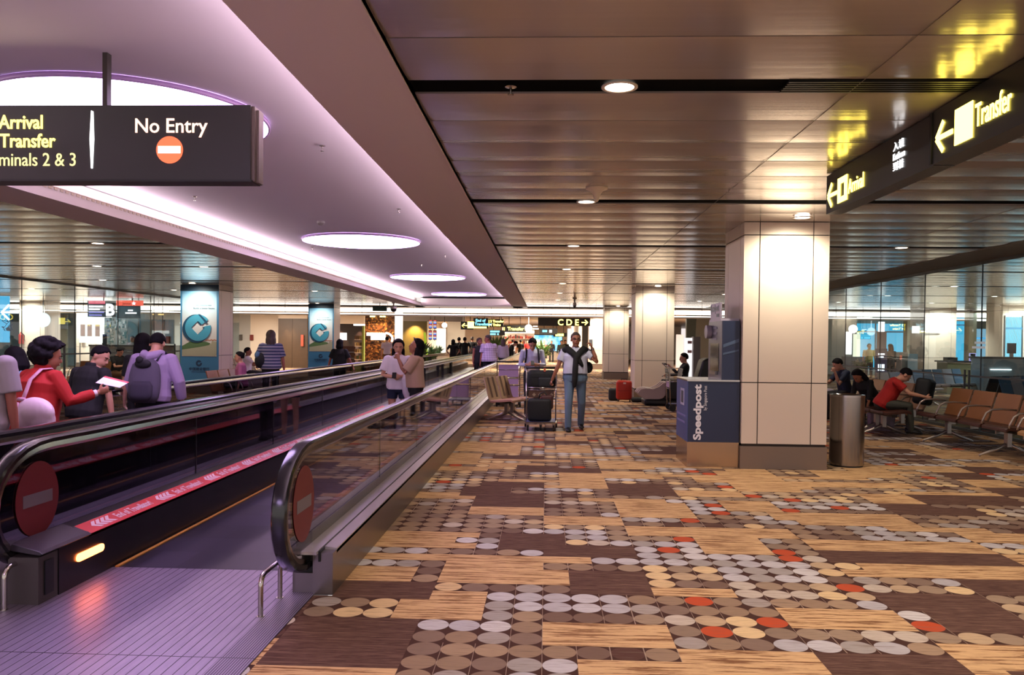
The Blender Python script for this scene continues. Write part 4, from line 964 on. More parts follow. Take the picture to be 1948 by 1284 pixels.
    if shoes:
        for hip, k, a in (L, Rr):
            d = V((0, 1, 0)); dz = (a - k).normalized(); pt = R(0)
            if dz.z > -.6: d = V((0, .75, .66)) if dz.y > 0 else V((0, .8, -.6))
            upz = V((0, -d.z, d.y)); h = MB(); c0 = a + V((0, 0, -.035)) * s
            prof = [(-.075, .030, .035, .0), (-.06, .038, .046, .004), (-.01, .040, .050, .006), (.06, .043, .040, -.002), (.12, .045, .030, -.010), (.16, .040, .024, -.015), (.185, .024, .016, -.018)]
            rings = []
            for y, w_, h_, zo in prof:
                cc = c0 + d * y * s + upz * (zo) * s; rings.append([cc + V((w_ * cos(2 * pi * q / 12), 0, 0)) * s + upz * max(-.038, h_ * sin(2 * pi * q / 12)) * s for q in range(12)])
            h.loft(rings); h.build('shoe', shoes, root, True)
    root['_hc'] = list(hc); 
    info = dict(root=root, hd=hd, sp=sp, A=A, HM=HM, s=s, RL=RL, P=P, L=L, R=Rr, ring=ring)
    del root['_hc']
    return info
def world(info, p): r_ = info['root']; return M.LocRotScale(r_.location, r_.rotation_euler, None) @ V(p)
def attach_thing(info, name, label, cat):
    r_ = info['root']; t = thing(name, label, cat, r_.location, r_.rotation_euler.z); return t
def backpack(info, label, m_, m2, straps=True, w_=.16, h_=.42, dep=.15, z0=.05):
    t = attach_thing(info, 'backpack', label, 'backpack'); sp, s = info['sp'], info['s']; b = MB(); RL = info['RL']
    rings = []
    for q in range(9):
        f_ = q / 8; z = z0 + h_ * f_; ww = w_ * (1 - .25 * abs(2 * f_ - .85) ** 2.5) * (1 if f_ < .9 else .8); dd = dep * (.5 if f_ in (0, 1) else 1) * (1 - .3 * f_)
        if f_ in (0, 1): ww *= .8
        rings.append([sp(ww * cos(2 * pi * k / 18), -.135 - dd * .5 + dd * .5 * sin(2 * pi * k / 18), z) for k in range(18)])
    b.loft(rings); b.build('bag_body', m_, t, True)
    b = MB(); rg = []
    for q in range(5):
        f_ = q / 4; z = z0 + .03 + h_ * .42 * f_; e_ = 1 if 0 < f_ < 1 else .75
        rg.append([sp(w_ * .72 * e_ * cos(2 * pi * k / 14), -.135 - dep * .9 + .035 * e_ * sin(2 * pi * k / 14), z) for k in range(14)])
    b.loft(rg); b.build('front_pocket', m2, t, True)
    if straps:
        for sx in (-1, 1):
            b = MB(); b.tube([sp(sx * .09, -.13, .40), sp(sx * .11, -.09, .48), sp(sx * .12, -.01, .515), sp(sx * .125, .09, .46), sp(sx * .13, .135, .33), sp(sx * .145, .12, .2), sp(sx * .155, .02, .12), sp(sx * .13, -.1, .08)], .020 * s, 8, flat=.45); b.build('strap', m2, t, True)
    return t
def phone(info, side, label, off=(.0, .02, .0), m_=None, size=(.031, .006, .058), ang=0):
    S, E_, W = info['A'][side]; fd = (W - E_).normalized(); t = attach_thing(info, 'phone', label, 'phone'); c = W + fd * .075 + V(off); b = MB()
    Mm = M.Rotation(R(ang), 3, 'X'); 
    vs = [c + Mm @ V((x * size[0], y * size[1], z * size[2])) for z in (-1, 1) for y in (-1, 1) for x in (-1, 1)]
    b.add(vs, [(0, 2, 3, 1), (4, 5, 7, 6), (0, 1, 5, 4), (2, 6, 7, 3), (0, 4, 6, 2), (1, 3, 7, 5)]); b.build('phone_body', m_ or black, t); return t
cl = lambda n_, c, **k: mat(n_, c, k.pop('rough', .8), **k)
blackc = cl('black cloth', '#0f0f12', bump=.15, bscale=9); redc = cl('red knit', '#ab1a15', bump=.3, bscale=14); jeans = cl('blue jeans', '#5f7690', var=.25, bscale=5, bump=.2); navyc = cl('navy cloth', '#1f2840', bump=.15, bscale=9)
pbl = cl('pale blue shirt', '#c4c8de', bump=.3, bscale=8); lilac = cl('lilac hoodie cloth', '#a791b5', bump=.35, bscale=7); whitec = cl('white blouse', '#e6dde4', bump=.25, bscale=8); beige = cl('beige knit', '#b59680', bump=.2, bscale=9)
greyc = cl('warm grey cloth', '#9a8f92', bump=.25, bscale=8); tealc = cl('dusty blue tee', '#7d93a3', bump=.2, bscale=8); darkc = cl('charcoal cloth', '#1c1b20'); brownc = cl('brown cloth', '#6a4a30'); greenc = cl('dark olive cloth', '#3f4036')
shoeb = mat('black shoe leather', '#141214', .4); shoew = mat('pale trainers', '#b9b2b8', .6)
# --- man on the phone
i = person('man in glasses and pale blue shirt walking while talking on a phone', (.51, 13.8, 0), pi + .06, 1.75, .0085, SKIN2, ('crop', HAIRG), pbl, .62, jeans, 'long', shoeb,
           lean=-2, head=(3, 0), la=((-.50, .50, -.55), (.38, -.02, 1.0)), ra=((.36, .02, -.93), (.34, -.2, -.85)), ll=((-.06, -.10, -1), (-.02, -.46, -1)), rl=((.06, .30, -1), (.02, .02, -1)), girth=1.22, lcurl=1.0, rcurl=1.3, hem=.06, loose=.008)
hd, sp, s, ring = i['hd'], i['sp'], i['s'], i['ring']
b = MB(); b.loft([ring(b, .055, .158 * 1.22, .12 * 1.22, 0, ex=.016), ring(b, .09, .155 * 1.22, .118 * 1.22, 0, ex=.016)]); b.build('belt', black, i['root'], 'auto')
b = MB()
for sx in (-1, 1):
    P_ = [hd(sx * .034 + .024 * cos(2 * pi * k / 16), .101, .004 + .016 * sin(2 * pi * k / 16)) for k in range(17)]; b.tube(P_, .0028, 6); b.tube([hd(sx * .058, .099, .008), hd(sx * .082, .02, .008)], .0028, 6)
b.tube([hd(-.01, .103, .006), hd(.01, .103, .006)], .0028, 6); b.build('glasses', black, i['root'], True)
t = attach_thing(i, 'sweater', 'black sweater knotted around the shoulders of the man on the phone', 'sweater'); b = MB()
b.limb([sp(-.215, -.02, .43), sp(-.13, .06, .475), sp(-.05, .15, .40), sp(.0, .18, .32)], [.062, .066, .056, .045]); b.limb([sp(.215, -.02, .43), sp(.13, .06, .475), sp(.05, .15, .40), sp(.0, .18, .32)], [.062, .066, .056, .045])
b.limb([sp(-.2, -.06, .43), sp(0, -.12, .42), sp(.2, -.06, .43)], [.06, .07, .06]); b.limb([sp(.01, .19, .34), sp(.02, .20, .15), sp(.03, .20, -.05), sp(.03, .19, -.14)], [.045, .052, .048, .034]); b.limb([sp(-.02, .16, .34), sp(-.07, .16, .25), sp(-.10, .15, .2)], [.045, .04, .03])
vox(b, 'knotted_sleeves', blackc, .011, t, 2)
t = attach_thing(i, 'shoulder_bag', 'small black bag at the hip of the man on the phone', 'bag'); b = MB(); b.ell(sp(-.235, -.10, .17), .075, .06, .10); b.build('bag_body', blackc, t, True)
b = MB(); b.tube([sp(-.22, -.1, .25), sp(-.17, -.13, .4), sp(-.12, -.1, .50)], .012, 6); b.build('strap', blackc, t, True)
phone(i, -1, 'phone held to the ear by the man in glasses', off=(-.01, -.03, .02), m_=mat('silver phone', '#9aa0a6', .3), ang=15)
S, E_, W = i['A'][-1]; b = MB(); b.tube([W - (W - E_).normalized() * .035, W - (W - E_).normalized() * .01], .031, 12); b.build('watch', steel, i['root'], 'auto')
# --- young man with backpack looking at phone
i = person('young man in a pale shirt and backpack straps looking down at a phone', (-.27, 16.2, 0), pi + .05, 1.66, .011, SKIN, ('short', HAIR), pbl, 1.75, darkc, 'long', shoeb, lean=2, head=(0, 32), la=((-.2, .25, -.95), (.62, .78, .05)), ra=((.2, .25, -.95), (-.62, .78, .05)), lcurl=1, rcurl=1, hem=.05)
backpack(i, 'dark backpack on the young man behind the loaded trolley', darkc, blackc); phone(i, -1, 'phone held in both hands by the young man behind the trolley', off=(.05, .03, .03), ang=50)
b = MB(); sp = i['sp']; t = attach_thing(i, 'papers', 'loose white papers held under the phone by the young man', 'paper'); b.prism([sp(-.08, .36, .14), sp(.10, .36, .10), sp(.12, .30, .04), sp(-.05, .30, .06)], (0, 0, 0), (0, .002, .004)); b.build('sheet', mat('white paper', '#f0edf0', .7), t)
# --- woman in red
i = person('woman with curly black hair and red top, seen from behind, on the second walkway', (-4.24, 6.50, 0), -.35, 1.52, .0085, SKIN2, ('afro', HAIR), redc, 1.85, darkc, 'long', shoeb, lean=10, head=(-28, 8), la=((-.45, .0, -1), (.1, .5, -.6)), ra=((.50, .22, -.85), (.45, .85, .30)), girth=1.35, female=True, rcurl=.9, hem=-.12, collar=redc, loose=.012)
sp, s = i['sp'], i['s']
t = attach_thing(i, 'shoulder_bag', 'pinkish white slouchy bag on the back of the woman in red', 'bag'); bw = mat('pinkish white leather', '#e3c9d0', .5, bump=.3, bscale=9)
b = MB(); b.ell(sp(.26, -.20, .08), .20, .085, .125, None, 18, 12); b.ell(sp(.14, -.20, .03), .11, .08, .12); b.ell(sp(.34, -.18, .02), .12, .08, .10); vox(b, 'bag_body', bw, .011, t, 3)
b = MB(); b.tube([sp(.12, -.24, .18), sp(.12, -.22, .26), sp(.10, -.18, .38), sp(.10, -.09, .49), sp(.11, .0, .51), sp(.10, .10, .44)], .024, 8, flat=.35); b.build('strap', mat('pale pink strap', '#c793a6', .6), t, True)
b = MB(); b.tube([sp(.08, -.25, .19), sp(.16, -.25, .19)], .016, 8); b.tube([sp(.13, -.285, .16), sp(.11, -.295, -.02)], .012, 8, flat=.5); b.build('buckle', mat('pale pink strap', '#c793a6', .6), t, True)
S, E_, W = i['A'][1]; b = MB(); b.tube([W - (W - E_).normalized() * .03, W - (W - E_).normalized() * .005], .030, 12); b.build('wristwatch', mat('pale watch', '#e2d0d8', .4), i['root'], 'auto')
t = attach_thing(i, 'boarding_papers', 'white paper slip with a red edge held by the woman in red', 'paper'); fd = (W - E_).normalized(); c = W + fd * .09
b = MB(); b.prism([c + V((-.13, -.02, .05)), c + V((.06, .06, .01)), c + V((.08, .12, .045)), c + V((-.11, .04, .095))], (0, 0, 0), (0, 0, .003)); b.build('sheet', mat('white paper', '#f0edf0', .7), t)
b = MB(); b.prism([c + V((-.11, .04, .097)), c + V((.08, .12, .047)), c + V((.085, .135, .055)), c + V((-.105, .055, .105))], (0, 0, 0), (0, 0, .003)); b.build('red_edge', bandm, t)
# --- man in black beside her
i = person('short-haired man in a black short-sleeved shirt looking to the right on the walkway', (-4.47, 7.62, 0), -.30, 1.50, .0085, SKIN, ('short', HAIR), blackc, .75, darkc, 'long', shoeb, lean=12, head=(-72, 22), la=((-.4, .1, -1), (0, .3, -1)), ra=((.28, .0, -1), (.05, .12, -1)), girth=1.12, hem=-.08, collar=blackc, loose=.014)
i = person('tall man in a grey shirt at the left frame edge on the second walkway', (-4.10, 5.66, 0), .1, 1.68, .010, SKIN3, ('crop', HAIRG), greyc, .8, darkc, 'long', shoeb, ra=((.15, .0, -1), (.05, .15, -1)), girth=1.1, loose=.02)
i = person('girl with dark hair and a dusty blue tee beside the man in grey', (-4.78, 7.12, 0), .9, 1.46, .010, SKIN, ('bob', HAIR), tealc, .6, darkc, 'long', shoeb, female=True, lean=6, head=(20, 10))
# --- hoodie + backpack
i = person('man in a lilac hoodie wearing a grey backpack, back turned', (-4.31, 8.65, 0), .02, 1.64, .0085, SKIN, ('short', HAIR), lilac, 1.9, darkc, 'long', shoew, lean=6, head=(8, 26), la=((-.36, .04, -1), (.08, .38, -.9)), ra=((.36, .04, -1), (-.05, .45, -.9)), girth=1.12, hem=-.06, loose=.02, ll=((-.05, .0, -1), (0, 0, -1)), rl=((.05, .05, -1), (0, -.04, -1)))
sp = i['sp']; b = MB(); b.limb([sp(-.10, -.04, .50), sp(-.07, -.10, .475), sp(0, -.135, .45), sp(.07, -.10, .475), sp(.10, -.04, .50)], [.04, .05, .055, .05, .04]); vox(b, 'hood', lilac, .010, i['root'], 2)
gp = cl('grey violet pack', '#554d5e'); gpd = cl('dark violet pack', '#3a3443')
t = backpack(i, 'large grey backpack worn by the man in the lilac hoodie', gp, gpd, w_=.185, h_=.50, dep=.17, z0=-.08)
b = MB(); b.ell(sp(0, -.27, .36), .09, .03, .05); b.ell(sp(-.03, -.29, .40), .04, .03, .04); b.build('top_clip', mat('black mesh', '#1c181f', .7), t, True)
i = person('woman with long black hair half hidden behind the man in the lilac hoodie', (-4.78, 9.35, 0), .1, 1.60, .011, SKIN, ('long', HAIR), blackc, .8, darkc, 'long', shoeb, female=True)
# --- two women on the near walkway
i = person('woman with long dark hair and white blouse on the near walkway, facing the viewer', (-2.22, 12.05, 0), pi + .1, 1.57, .009, SKIN, ('long', HAIR), whitec, .75, navyc, '.5', shoeb, female=True, head=(6, 8), la=((-.28, .12, -.95), (.78, .60, -.05)), ra=((.30, .12, -.95), (-.75, .62, -.10)), lcurl=1, rcurl=1, hem=-.06, loose=.02)
phone(i, -1, 'small dark phone in the hands of the woman in the white blouse', off=(.03, .02, .02), ang=50)
t = attach_thing(i, 'cardigan', 'white garment hanging over the arm of the woman in the white blouse', 'garment'); sp = i['sp']; b = MB(); b.limb([sp(-.19, .10, .28), sp(-.15, .20, .10), sp(-.16, .19, -.10), sp(-.19, .17, -.28)], [.06, .075, .07, .03]); vox(b, 'draped_cloth', whitec, .012, t, 2)
i = person('woman in profile with long black hair, beige top and black trousers, hand at chin', (-1.93, 11.85, 0), pi / 2 + .15, 1.58, .009, SKIN2, ('long', HAIR), beige, .85, blackc, 'long', shoeb, female=True, head=(0, -16), la=((-.12, .55, -.72), (.25, .42, .95)), ra=((.10, .05, -1), (.04, .18, -1)), lcurl=.9, loose=.022, hem=-.02)
hd = i['hd']; b = MB(); b.tube([hd(-.088, .02, .10), hd(-.05, .06, .125), hd(0, .075, .13), hd(.05, .06, .125), hd(.088, .02, .10)], .008, 8); tag_ = b.build('sunglasses', black, i['root'], True)
# --- couple
plaid = mat('lilac plaid cotton', '#b9a0c8', .8)
def build_plaid(m_):
    T = NT(m_); b = m_.node_tree.nodes['Principled BSDF']; tc = T.n('ShaderNodeTexCoord').outputs['Object']; sp_ = T.n('ShaderNodeSeparateXYZ'); T.lk(tc, sp_.inputs[0])
    a = T.m('LESS_THAN', T.m('FRACT', T.m('MULTIPLY', sp_.outputs[0], 14)), .3); c = T.m('LESS_THAN', T.m('FRACT', T.m('MULTIPLY', sp_.outputs[2], 14)), .3)
    T.lk(T.mix(T.m('MULTIPLY', T.m('ADD', a, c), .4), lin('#cbb9d8') + (1,), lin('#8d78a3') + (1,)), b.inputs['Base Color'])
build_plaid(plaid)
i = person('heavy man in a lilac plaid shirt leaning at the walkway handrail', (-1.76, 25.0, 0), .5, 1.76, .014, SKIN3, ('crop', HAIRG), plaid, .8, darkc, 'long', shoeb, lean=3, head=(60, 5), girth=1.35, ra=((.2, .1, -1), (.25, .4, -.8)), loose=.02)
i = person('woman in a dark sleeveless vest facing the man in the plaid shirt', (-2.12, 25.6, 0), -2.6, 1.66, .014, SKIN3, ('bun', HAIRB), darkc, .1, blackc, 'long', shoeb, female=True, girth=1.15, head=(20, 0))
# --- group further along the walkways
for (px, Y_, H_, sh_, rz, lab, hr) in ((862, 38.0, 1.62, blackc, .1, 'person in a black jacket with hands on hips, leftmost of the dark group', ('bob', HAIR)), (873, 39.6, 1.74, darkc, .2, 'tall person in grey behind the black-jacketed one in the dark group', ('short', HAIR)),
                                  (884, 38.6, 1.74, blackc, 0, 'man in a black tee seen from behind in the dark group', ('short', HAIR)), (898, 41.0, 1.78, darkc, -.2, 'rightmost person of the dark group on the far walkway', ('short', HAIRB))):
    person(lab, (fx(px, Y_), Y_, 0), rz, H_, .018, SKIN2, hr, sh_, .7, greenc, 'long', shoeb, la=((-.5, -.05, -.9), (.5, .2, -.7)), ra=((.5, -.05, -.9), (-.5, .2, -.7)))
person('person in black bending forward over the handrail in the distance', (fx(967, 37), 37, 0), -pi / 2, 1.68, .018, SKIN, ('short', HAIR), blackc, 1.8, blackc, 'long', shoeb, lean=25, head=(0, 20))
person('person in grey standing just behind the couple on the walkway', (fx(957, 33), 33, 0), 0, 1.66, .018, SKIN, ('long', HAIRB), greyc, 1.8, darkc, 'long', shoeb, female=True)
for (px, Y_, H_, sh_, tr_, lab) in ((1049, 60, 1.66, blackc, blackc, 'distant walker in an open black jacket in the middle of the hall'), (1036, 57, 1.62, cl('dark red cloth', '#7a2a24'), darkc, 'distant walker in dark red left of the one in black'),
                                    (1068, 47, 1.66, greenc, darkc, 'distant person in olive beside the head of the man on the phone'), (1075, 52, 1.7, darkc, darkc, 'distant dark-clothed person half hidden behind the man on the phone')):
    person(lab, (fx(px, Y_), Y_, 0), pi, H_, .02, SKIN, ('short', HAIR), sh_, 1.8, tr_, 'long', shoeb, ll=((-.05, .2, -1), (0, -.05, -1)), rl=((.05, -.15, -1), (0, -.3, -1)))
# --- beyond the far handrail
strp = mat('navy striped jersey', '#4a4c6a', .8)
def build_str(m_):
    T = NT(m_); b = m_.node_tree.nodes['Principled BSDF']; tc = T.n('ShaderNodeTexCoord').outputs['Object']; sp_ = T.n('ShaderNodeSeparateXYZ'); T.lk(tc, sp_.inputs[0])
    c = T.m('LESS_THAN', T.m('FRACT', T.m('MULTIPLY', sp_.outputs[2], 15)), .45); T.lk(T.mix(c, lin('#343a5c') + (1,), lin('#8d8794') + (1,)), b.inputs['Base Color'])
build_str(strp)
i = person('long-haired woman in a navy striped top walking beyond the far handrail', (fx(515, 17.2), 17.2, 0), .3, 1.74, .011, SKIN3, ('long', HAIRB), strp, .9, darkc, 'long', shoeb, female=True, girth=1.2, la=((-.35, .2, -.9), (-.1, .6, -.5)), ra=((.3, 0, -1), (.1, .1, -1)), loose=.02)
t = attach_thing(i, 'shoulder_bag', 'dark bag with blue trim on the left arm of the striped-top woman', 'bag'); sp = i['sp']; b = MB(); b.ell(sp(-.20, -.06, .12), .13, .10, .17); b.build('bag_body', blackc, t, True); b = MB(); b.ell(sp(-.27, -.08, .24), .06, .06, .08); b.build('blue_trim', mat('denim blue', '#4f6f8c', .7), t, True)
i = person('woman in black with hair tied up, back turned, standing at the far handrail', (fx(646, 20.6), 20.6, 0), -.05, 1.56, .012, SKIN3, ('bob', HAIR), blackc, .8, blackc, 'long', shoeb, female=True, girth=1.15, la=((-.4, .1, -.9), (-.3, .4, -.7)), ra=((.4, .1, -.9), (.3, .3, -.8)), loose=.015)
SIT = ((-.12, 1, -.05), (0, .05, -1)); SITR = ((.12, 1, -.05), (0, .05, -1))
pinkc = cl('dusty pink cloth', '#b4628c')
i = person('seated person in pink and black with a dark bun beyond the far handrail', (-6.62, 17.3, 0), pi / 2 + .3, 1.6, .012, SKIN, ('bun', HAIR), pinkc, 1.6, blackc, 'long', shoeb, female=True, seat=.43, ll=SIT, rl=SITR, lean=4)
i = person('seated man raising one hand in front of the cream wall', (fx(470, 23), 23.0, 0), -pi / 2 + .3, 1.66, .013, SKIN2, ('short', HAIR), whitec, .8, darkc, 'long', shoeb, seat=.43, ll=SIT, rl=SITR, ra=((.1, .7, -.5), (0, .6, .8)), la=((-.1, .6, -.8), (.2, .9, .1)))
m = MB(); rounded(m, -.6, .6, -.3, .3, .0, .43, .05); o = tag(m.build('bench', greyf, smooth=True), 'low grey bench under the seated man raising a hand', 'bench'); o.location = (fx(470, 23) - .0, 23.0, 0)
i = person('seated man with a hat and brown trousers, legs crossed, in the left hall', (-11.87, 21.75, 0), -pi / 2 - .3, 1.66, .013, SKIN, ('short', HAIR), blackc, .7, brownc, 'long', shoeb, seat=.43, lean=8, head=(0, 20), ll=((-.1, 1, .15), (.1, .55, -.8)), rl=((.15, 1, -.05), (0, .05, -1)), la=((-.1, .5, -.9), (.3, .8, .1)), ra=((.1, .5, -.9), (-.3, .8, .1)), lcurl=1, rcurl=1)
hd = i['hd']; b = MB(); b.lathe([(.001, .05), (.09, .045), (.105, .0), (.150, -.005), (.150, -.012), (.1, -.012), (.001, -.012)]); o = b.build('hat', darkc, None, True); tag(o, 'dark brimmed hat on the seated man in the left hall', 'hat'); o.location = world(i, hd(0, -.01, .085)); 
# --- massage chair person
i = person('seated man in dark clothes reading in the massage chair', (3.36, 19.9, 0), pi / 2, 1.68, .011, SKIN, ('short', HAIR), darkc, 1.7, darkc, '.9', shoeb, seat=.44, lean=-8, head=(0, 14), la=((-.1, .75, -.65), (.2, .7, .6)), ra=((.1, .6, -.8), (-.2, .95, -.1)), ll=((-.1, 1, -.1), (0, .8, -.6)), rl=((.1, 1, -.1), (0, .8, -.6)), lcurl=1, rcurl=1)
phone(i, 1, 'dark phone in the lap of the man in the massage chair', ang=60)
# --- right side seated
i = person('seated man in a navy tee looking at a phone, hand at mouth', (6.05, 16.45, 0), pi / 2 + .1, 1.70, .0095, SKIN, ('short', HAIR), navyc, .75, darkc, 'long', shoeb, seat=.43, lean=10, head=(0, 22), la=((-.05, .55, -.7), (.1, .3, .95)), ra=((.1, .6, -.7), (-.1, .95, .25)), ll=SIT, rl=SITR, lcurl=1.2, rcurl=1)
phone(i, 1, 'phone held up by the seated man in the navy tee', off=(0, .03, .05), ang=-20)
i = person('person in black with long dark hair bending forward, beside the red tee', (5.98, 14.95, 0), pi / 2 + .5, 1.60, .011, SKIN2, ('long', HAIR), blackc, 1.3, blackc, 'long', mat('red black shoe', '#8a2233', .5), seat=.43, lean=38, head=(0, 10), la=((-.1, .2, -1), (.0, .3, -.9)), ra=((.1, .2, -1), (0, .3, -.9)), ll=SIT, rl=SITR, female=True, girth=1.1)
i = person('person in a red tee and dark trousers hunched on the seat end, back turned', (5.75, 13.95, 0), -pi / 2 - .35, 1.64, .0095, SKIN, ('short', HAIR), redc, .6, greenc, 'long', shoeb, seat=.43, lean=28, head=(10, 20), la=((-.2, .8, -.7), (.25, .9, -.2)), ra=((.15, .8, -.7), (-.1, .9, -.2)), ll=SIT, rl=SITR, girth=1.08, lcurl=.9, rcurl=.9, loose=.012)
m = MB(); rounded(m, -.20, .20, -.12, .12, 0, .44, .06); o = m.build('backpack', bag, smooth=True); tag(o, 'black backpack on the lap of the person in the red tee', 'backpack'); o.location = (6.32, 13.78, .53); o.rotation_euler = (.15, .1, .9)
m = MB(); b_ = mat('floral tote', '#8a7580', .7, var=.5, bscale=12); m.prism([(-.2, 0, 0), (.2, 0, 0), (.24, 0, .34), (-.22, 0, .32)], (0, -.08, 0), (0, .08, 0)); o = m.build('tote_bag', b_, bevel=.02); tag(o, 'greyish pink patterned tote on the carpet under the seats, beside red shoes', 'bag'); o.location = (5.95, 14.5, 0)
t = thing('standing_suitcase', 'maroon upright bag with black straps beside the large cream column', 'suitcase', (5.60, 17.7, 0)); m = MB(); rounded(m, -.18, .18, -.14, .14, 0, 1.05, .08); m.build('body', mat('maroon fabric', '#55221f', .7), t, True); m = MB(); m.tube([(.10, -.15, .1), (.12, -.17, .6), (.10, -.15, 1.05), (.04, 0, 1.12), (-.05, 0, 1.1)], .022, 8); m.build('strap', blackc, t, True)
m = MB(); rounded(m, -.3, .3, -.2, .2, 0, .5, .1); o = tag(m.build('plastic_bag', mat('crumpled lilac plastic', '#b0a3b3', .35, bump=.8, bscale=10), smooth=True), 'crumpled pale bag left of the man in the navy tee', 'bag'); o.location = (5.75, 17.1, .1); 
# ------------------------------------------------------------------ rooms beyond the glass and the shops at the far end
creamw = mat('cream lit wall', '#efe0cd', .7); greyw = mat('grey blue wall', '#9fabb0', .5); brownw = mat('dark cafe wall', '#2b1f1a', .6); olive = mat('olive wall', '#8f866c', .6)
cyanw = emit('blue daylight window', '#4fb0cf', 1.0); cyanb = emit('bright blue daylight window', '#8fd8ea', 1.1); whitel = emit('white light panel', '#fff8ee', 2.2); warml = emit('warm lamp', '#ffd27a', 6)
def wl(x0, x1, y0, y1, z0, z1, name, mt): m = MB(); m.box(x0, x1, y0, y1, z0, z1); return struct(m, name, mt)
def bx(x0, x1, y0, y1, z0, z1, name, mt, lab, cat, bev=0):
    m = MB(); x0, x1 = min(x0, x1), max(x0, x1); cx, cy = (x0 + x1) / 2, (y0 + y1) / 2
    m.box(x0 - cx, x1 - cx, y0 - cy, y1 - cy, z0, z1); o = m.build(name, mt, bevel=bev); o.location = (cx, cy, 0); return tag(o, lab, cat)
def pxbox(p0, p1, Y_, z0, z1, name, mt, lab, cat, d=.1, bev=0): return bx(fx(p0, Y_), fx(p1, Y_), Y_, Y_ + d, z0, z1, name, mt, lab, cat, bev)
def inpart(t, p0, p1, Y_, z0, z1, name, mt, d=.02, lab=None):
    m = MB(); m.box(fx(p0, Y_), fx(p1, Y_), Y_, Y_ + d, z0, z1); o = m.build(name, mt, t); o.matrix_parent_inverse = M.Translation(-t.location)
    if lab: o['label'] = lab
    return o
for (x, y, p, c) in ((-6, 41, 300, (1, .86, .68)), (0, 42, 320, (1, .88, .72)), (-14, 39, 260, (1, .88, .74)), (0, 56, 500, (1, .88, .74)), (-5, 63, 420, (1, .86, .7)), (6, 45, 260, (1, .88, .74)), (11, 50, 300, (1, .9, .8)),
                     (-20, 28, 330, (.93, .98, 1)), (-20, 37, 260, (.93, .98, 1)), (17, 26, 230, (.82, .94, 1)), (19, 35, 330, (.85, .95, 1))):
    lamp('AREA', 'shop_ceiling_light', (x, y, 2.9), p, c, shape='SQUARE', size=2.5)
# left gate room
wl(-29.2, -29, 12, 41, 0, 3.0, 'wall_left', greyw); wl(-29, -17.6, 41, 41.2, 0, 3.0, 'wall_left_back', mat('grey blue glass wall', '#8fa5ad', .15)); 
t = thing('gate_screen', 'left gate B display with a pink header, lines of text and a large white B', 'display', (fx(193, 30), 30, 2.3))
inpart(t, 166, 200, 30, 2.28, 2.90, 'screen', mat('slate screen', '#3c4656', .3), .06); inpart(t, 168, 199, 29.98, 2.78, 2.90, 'header', emit('pink header', '#d8606f', 1))
inpart(t, 201, 219, 30, 2.30, 2.90, 'letter_panel', mat('dark gate panel', '#14262a', .3), .06); text('B', .62, wglow, (.16, -.03, .05), FRONT, t, bold=.02)
for k, (w_, c) in enumerate(((26, wglow), (20, wglow), (28, emit('violet line', '#8c84c8', 1)), (24, emit('violet line', '#8c84c8', 1)))): inpart(t, 169, 169 + w_, 29.98, 2.66 - .11 * k, 2.71 - .11 * k, 'text_line', c)
inpart(t, 196, 197.5, 30, 2.9, 3.0, 'hanger', black)
t = thing('gate_screen', 'right gate display with an orange-red header and small white text', 'display', (fx(245, 30), 30, 2.3))
inpart(t, 222, 266, 30, 2.24, 2.76, 'screen', mat('dark screen', '#1c2226', .3), .06); inpart(t, 221, 272, 29.97, 2.72, 2.92, 'header', emit('orange red header', '#e8604c', 1.1))
inpart(t, 243, 252, 29.98, 2.52, 2.57, 'text_line', wglow); inpart(t, 238, 259, 29.98, 2.42, 2.47, 'text_line', wglow); inpart(t, 250, 252, 30, 2.9, 3.0, 'hanger', black)
text('★', .20, wglow, (fx(251, 30) - t.location.x, -.06, .44), FRONT, t, 'star_mark'); text('Jetstar', .13, mat('dark red print', '#7a1f1a', .5), (fx(234, 30) - t.location.x, -.05, .46), FRONT, t)
pxbox(-14, 15, 27, 1.3, 2.9, 'arrow_sign', emit('blue sign panel', '#4fa6cc', 1.0), 'bright blue panel with a white arrow at the left frame edge', 'sign'); 
o = text('←', .9, wglow, (fx(0, 27) - fx(.5, 27) - .05, -.09, 2.05), FRONT, bpy.data.objects['arrow_sign'], 'arrow')
o = text('✈', .4, mat('deep blue print', '#1f5a8c', .5), (.02, -.09, 1.75), FRONT, bpy.data.objects['arrow_sign'], 'plane_pictogram')
t = thing('round_sign', 'round white lit sign left of the bright gate column', 'sign', (fx(82, 30), 30, 2.15)); m = MB(); m.loft([[(.27 * cos(2 * pi * k / 28), q, .27 * sin(2 * pi * k / 28)) for k in range(28)] for q in (-.03, .03)]); m.build('disc', emit('pale round lamp', '#dff2ee', 1.3), t); m = MB(); m.box(-.015, .015, -.01, .01, .27, .84); m.build('hanger', black, t)
pxbox(72, 127, 39, 0, 2.6, 'glass_partition', mat('olive grey partition', '#7f8478', .2), 'olive grey partition between the two bright gate columns', 'partition')
pxbox(98, 127, 38.9, 1.9, 2.45, 'window_panel', mat('grey blue pane', '#8698a6', .2), 'grey blue pane on the olive partition', 'panel')
for k, z in enumerate((1.98, 1.66)): pxbox(84, 104, 38.9, z, z + .14, 'tube_light', whitel, ('upper', 'lower')[k] + ' white tube light in front of the olive partition', 'light')
t = thing('gate_counter', 'long grey-brown gate counter with a dark top under the B sign', 'counter', (fx(250, 28.6), 28.6, 0))
inpart(t, 170, 330, 28.6, 0, 1.18, 'front', mat('grey brown counter front', '#8c8176', .5), .6); inpart(t, 168, 330.5, 28.55, 1.18, 1.24, 'top', black, .7)
for k in range(3): inpart(t, 242, 250, 28.57, .98 - .22 * k, 1.01 - .22 * k, 'slot', mat('pale slot', '#ded7cc', .5))
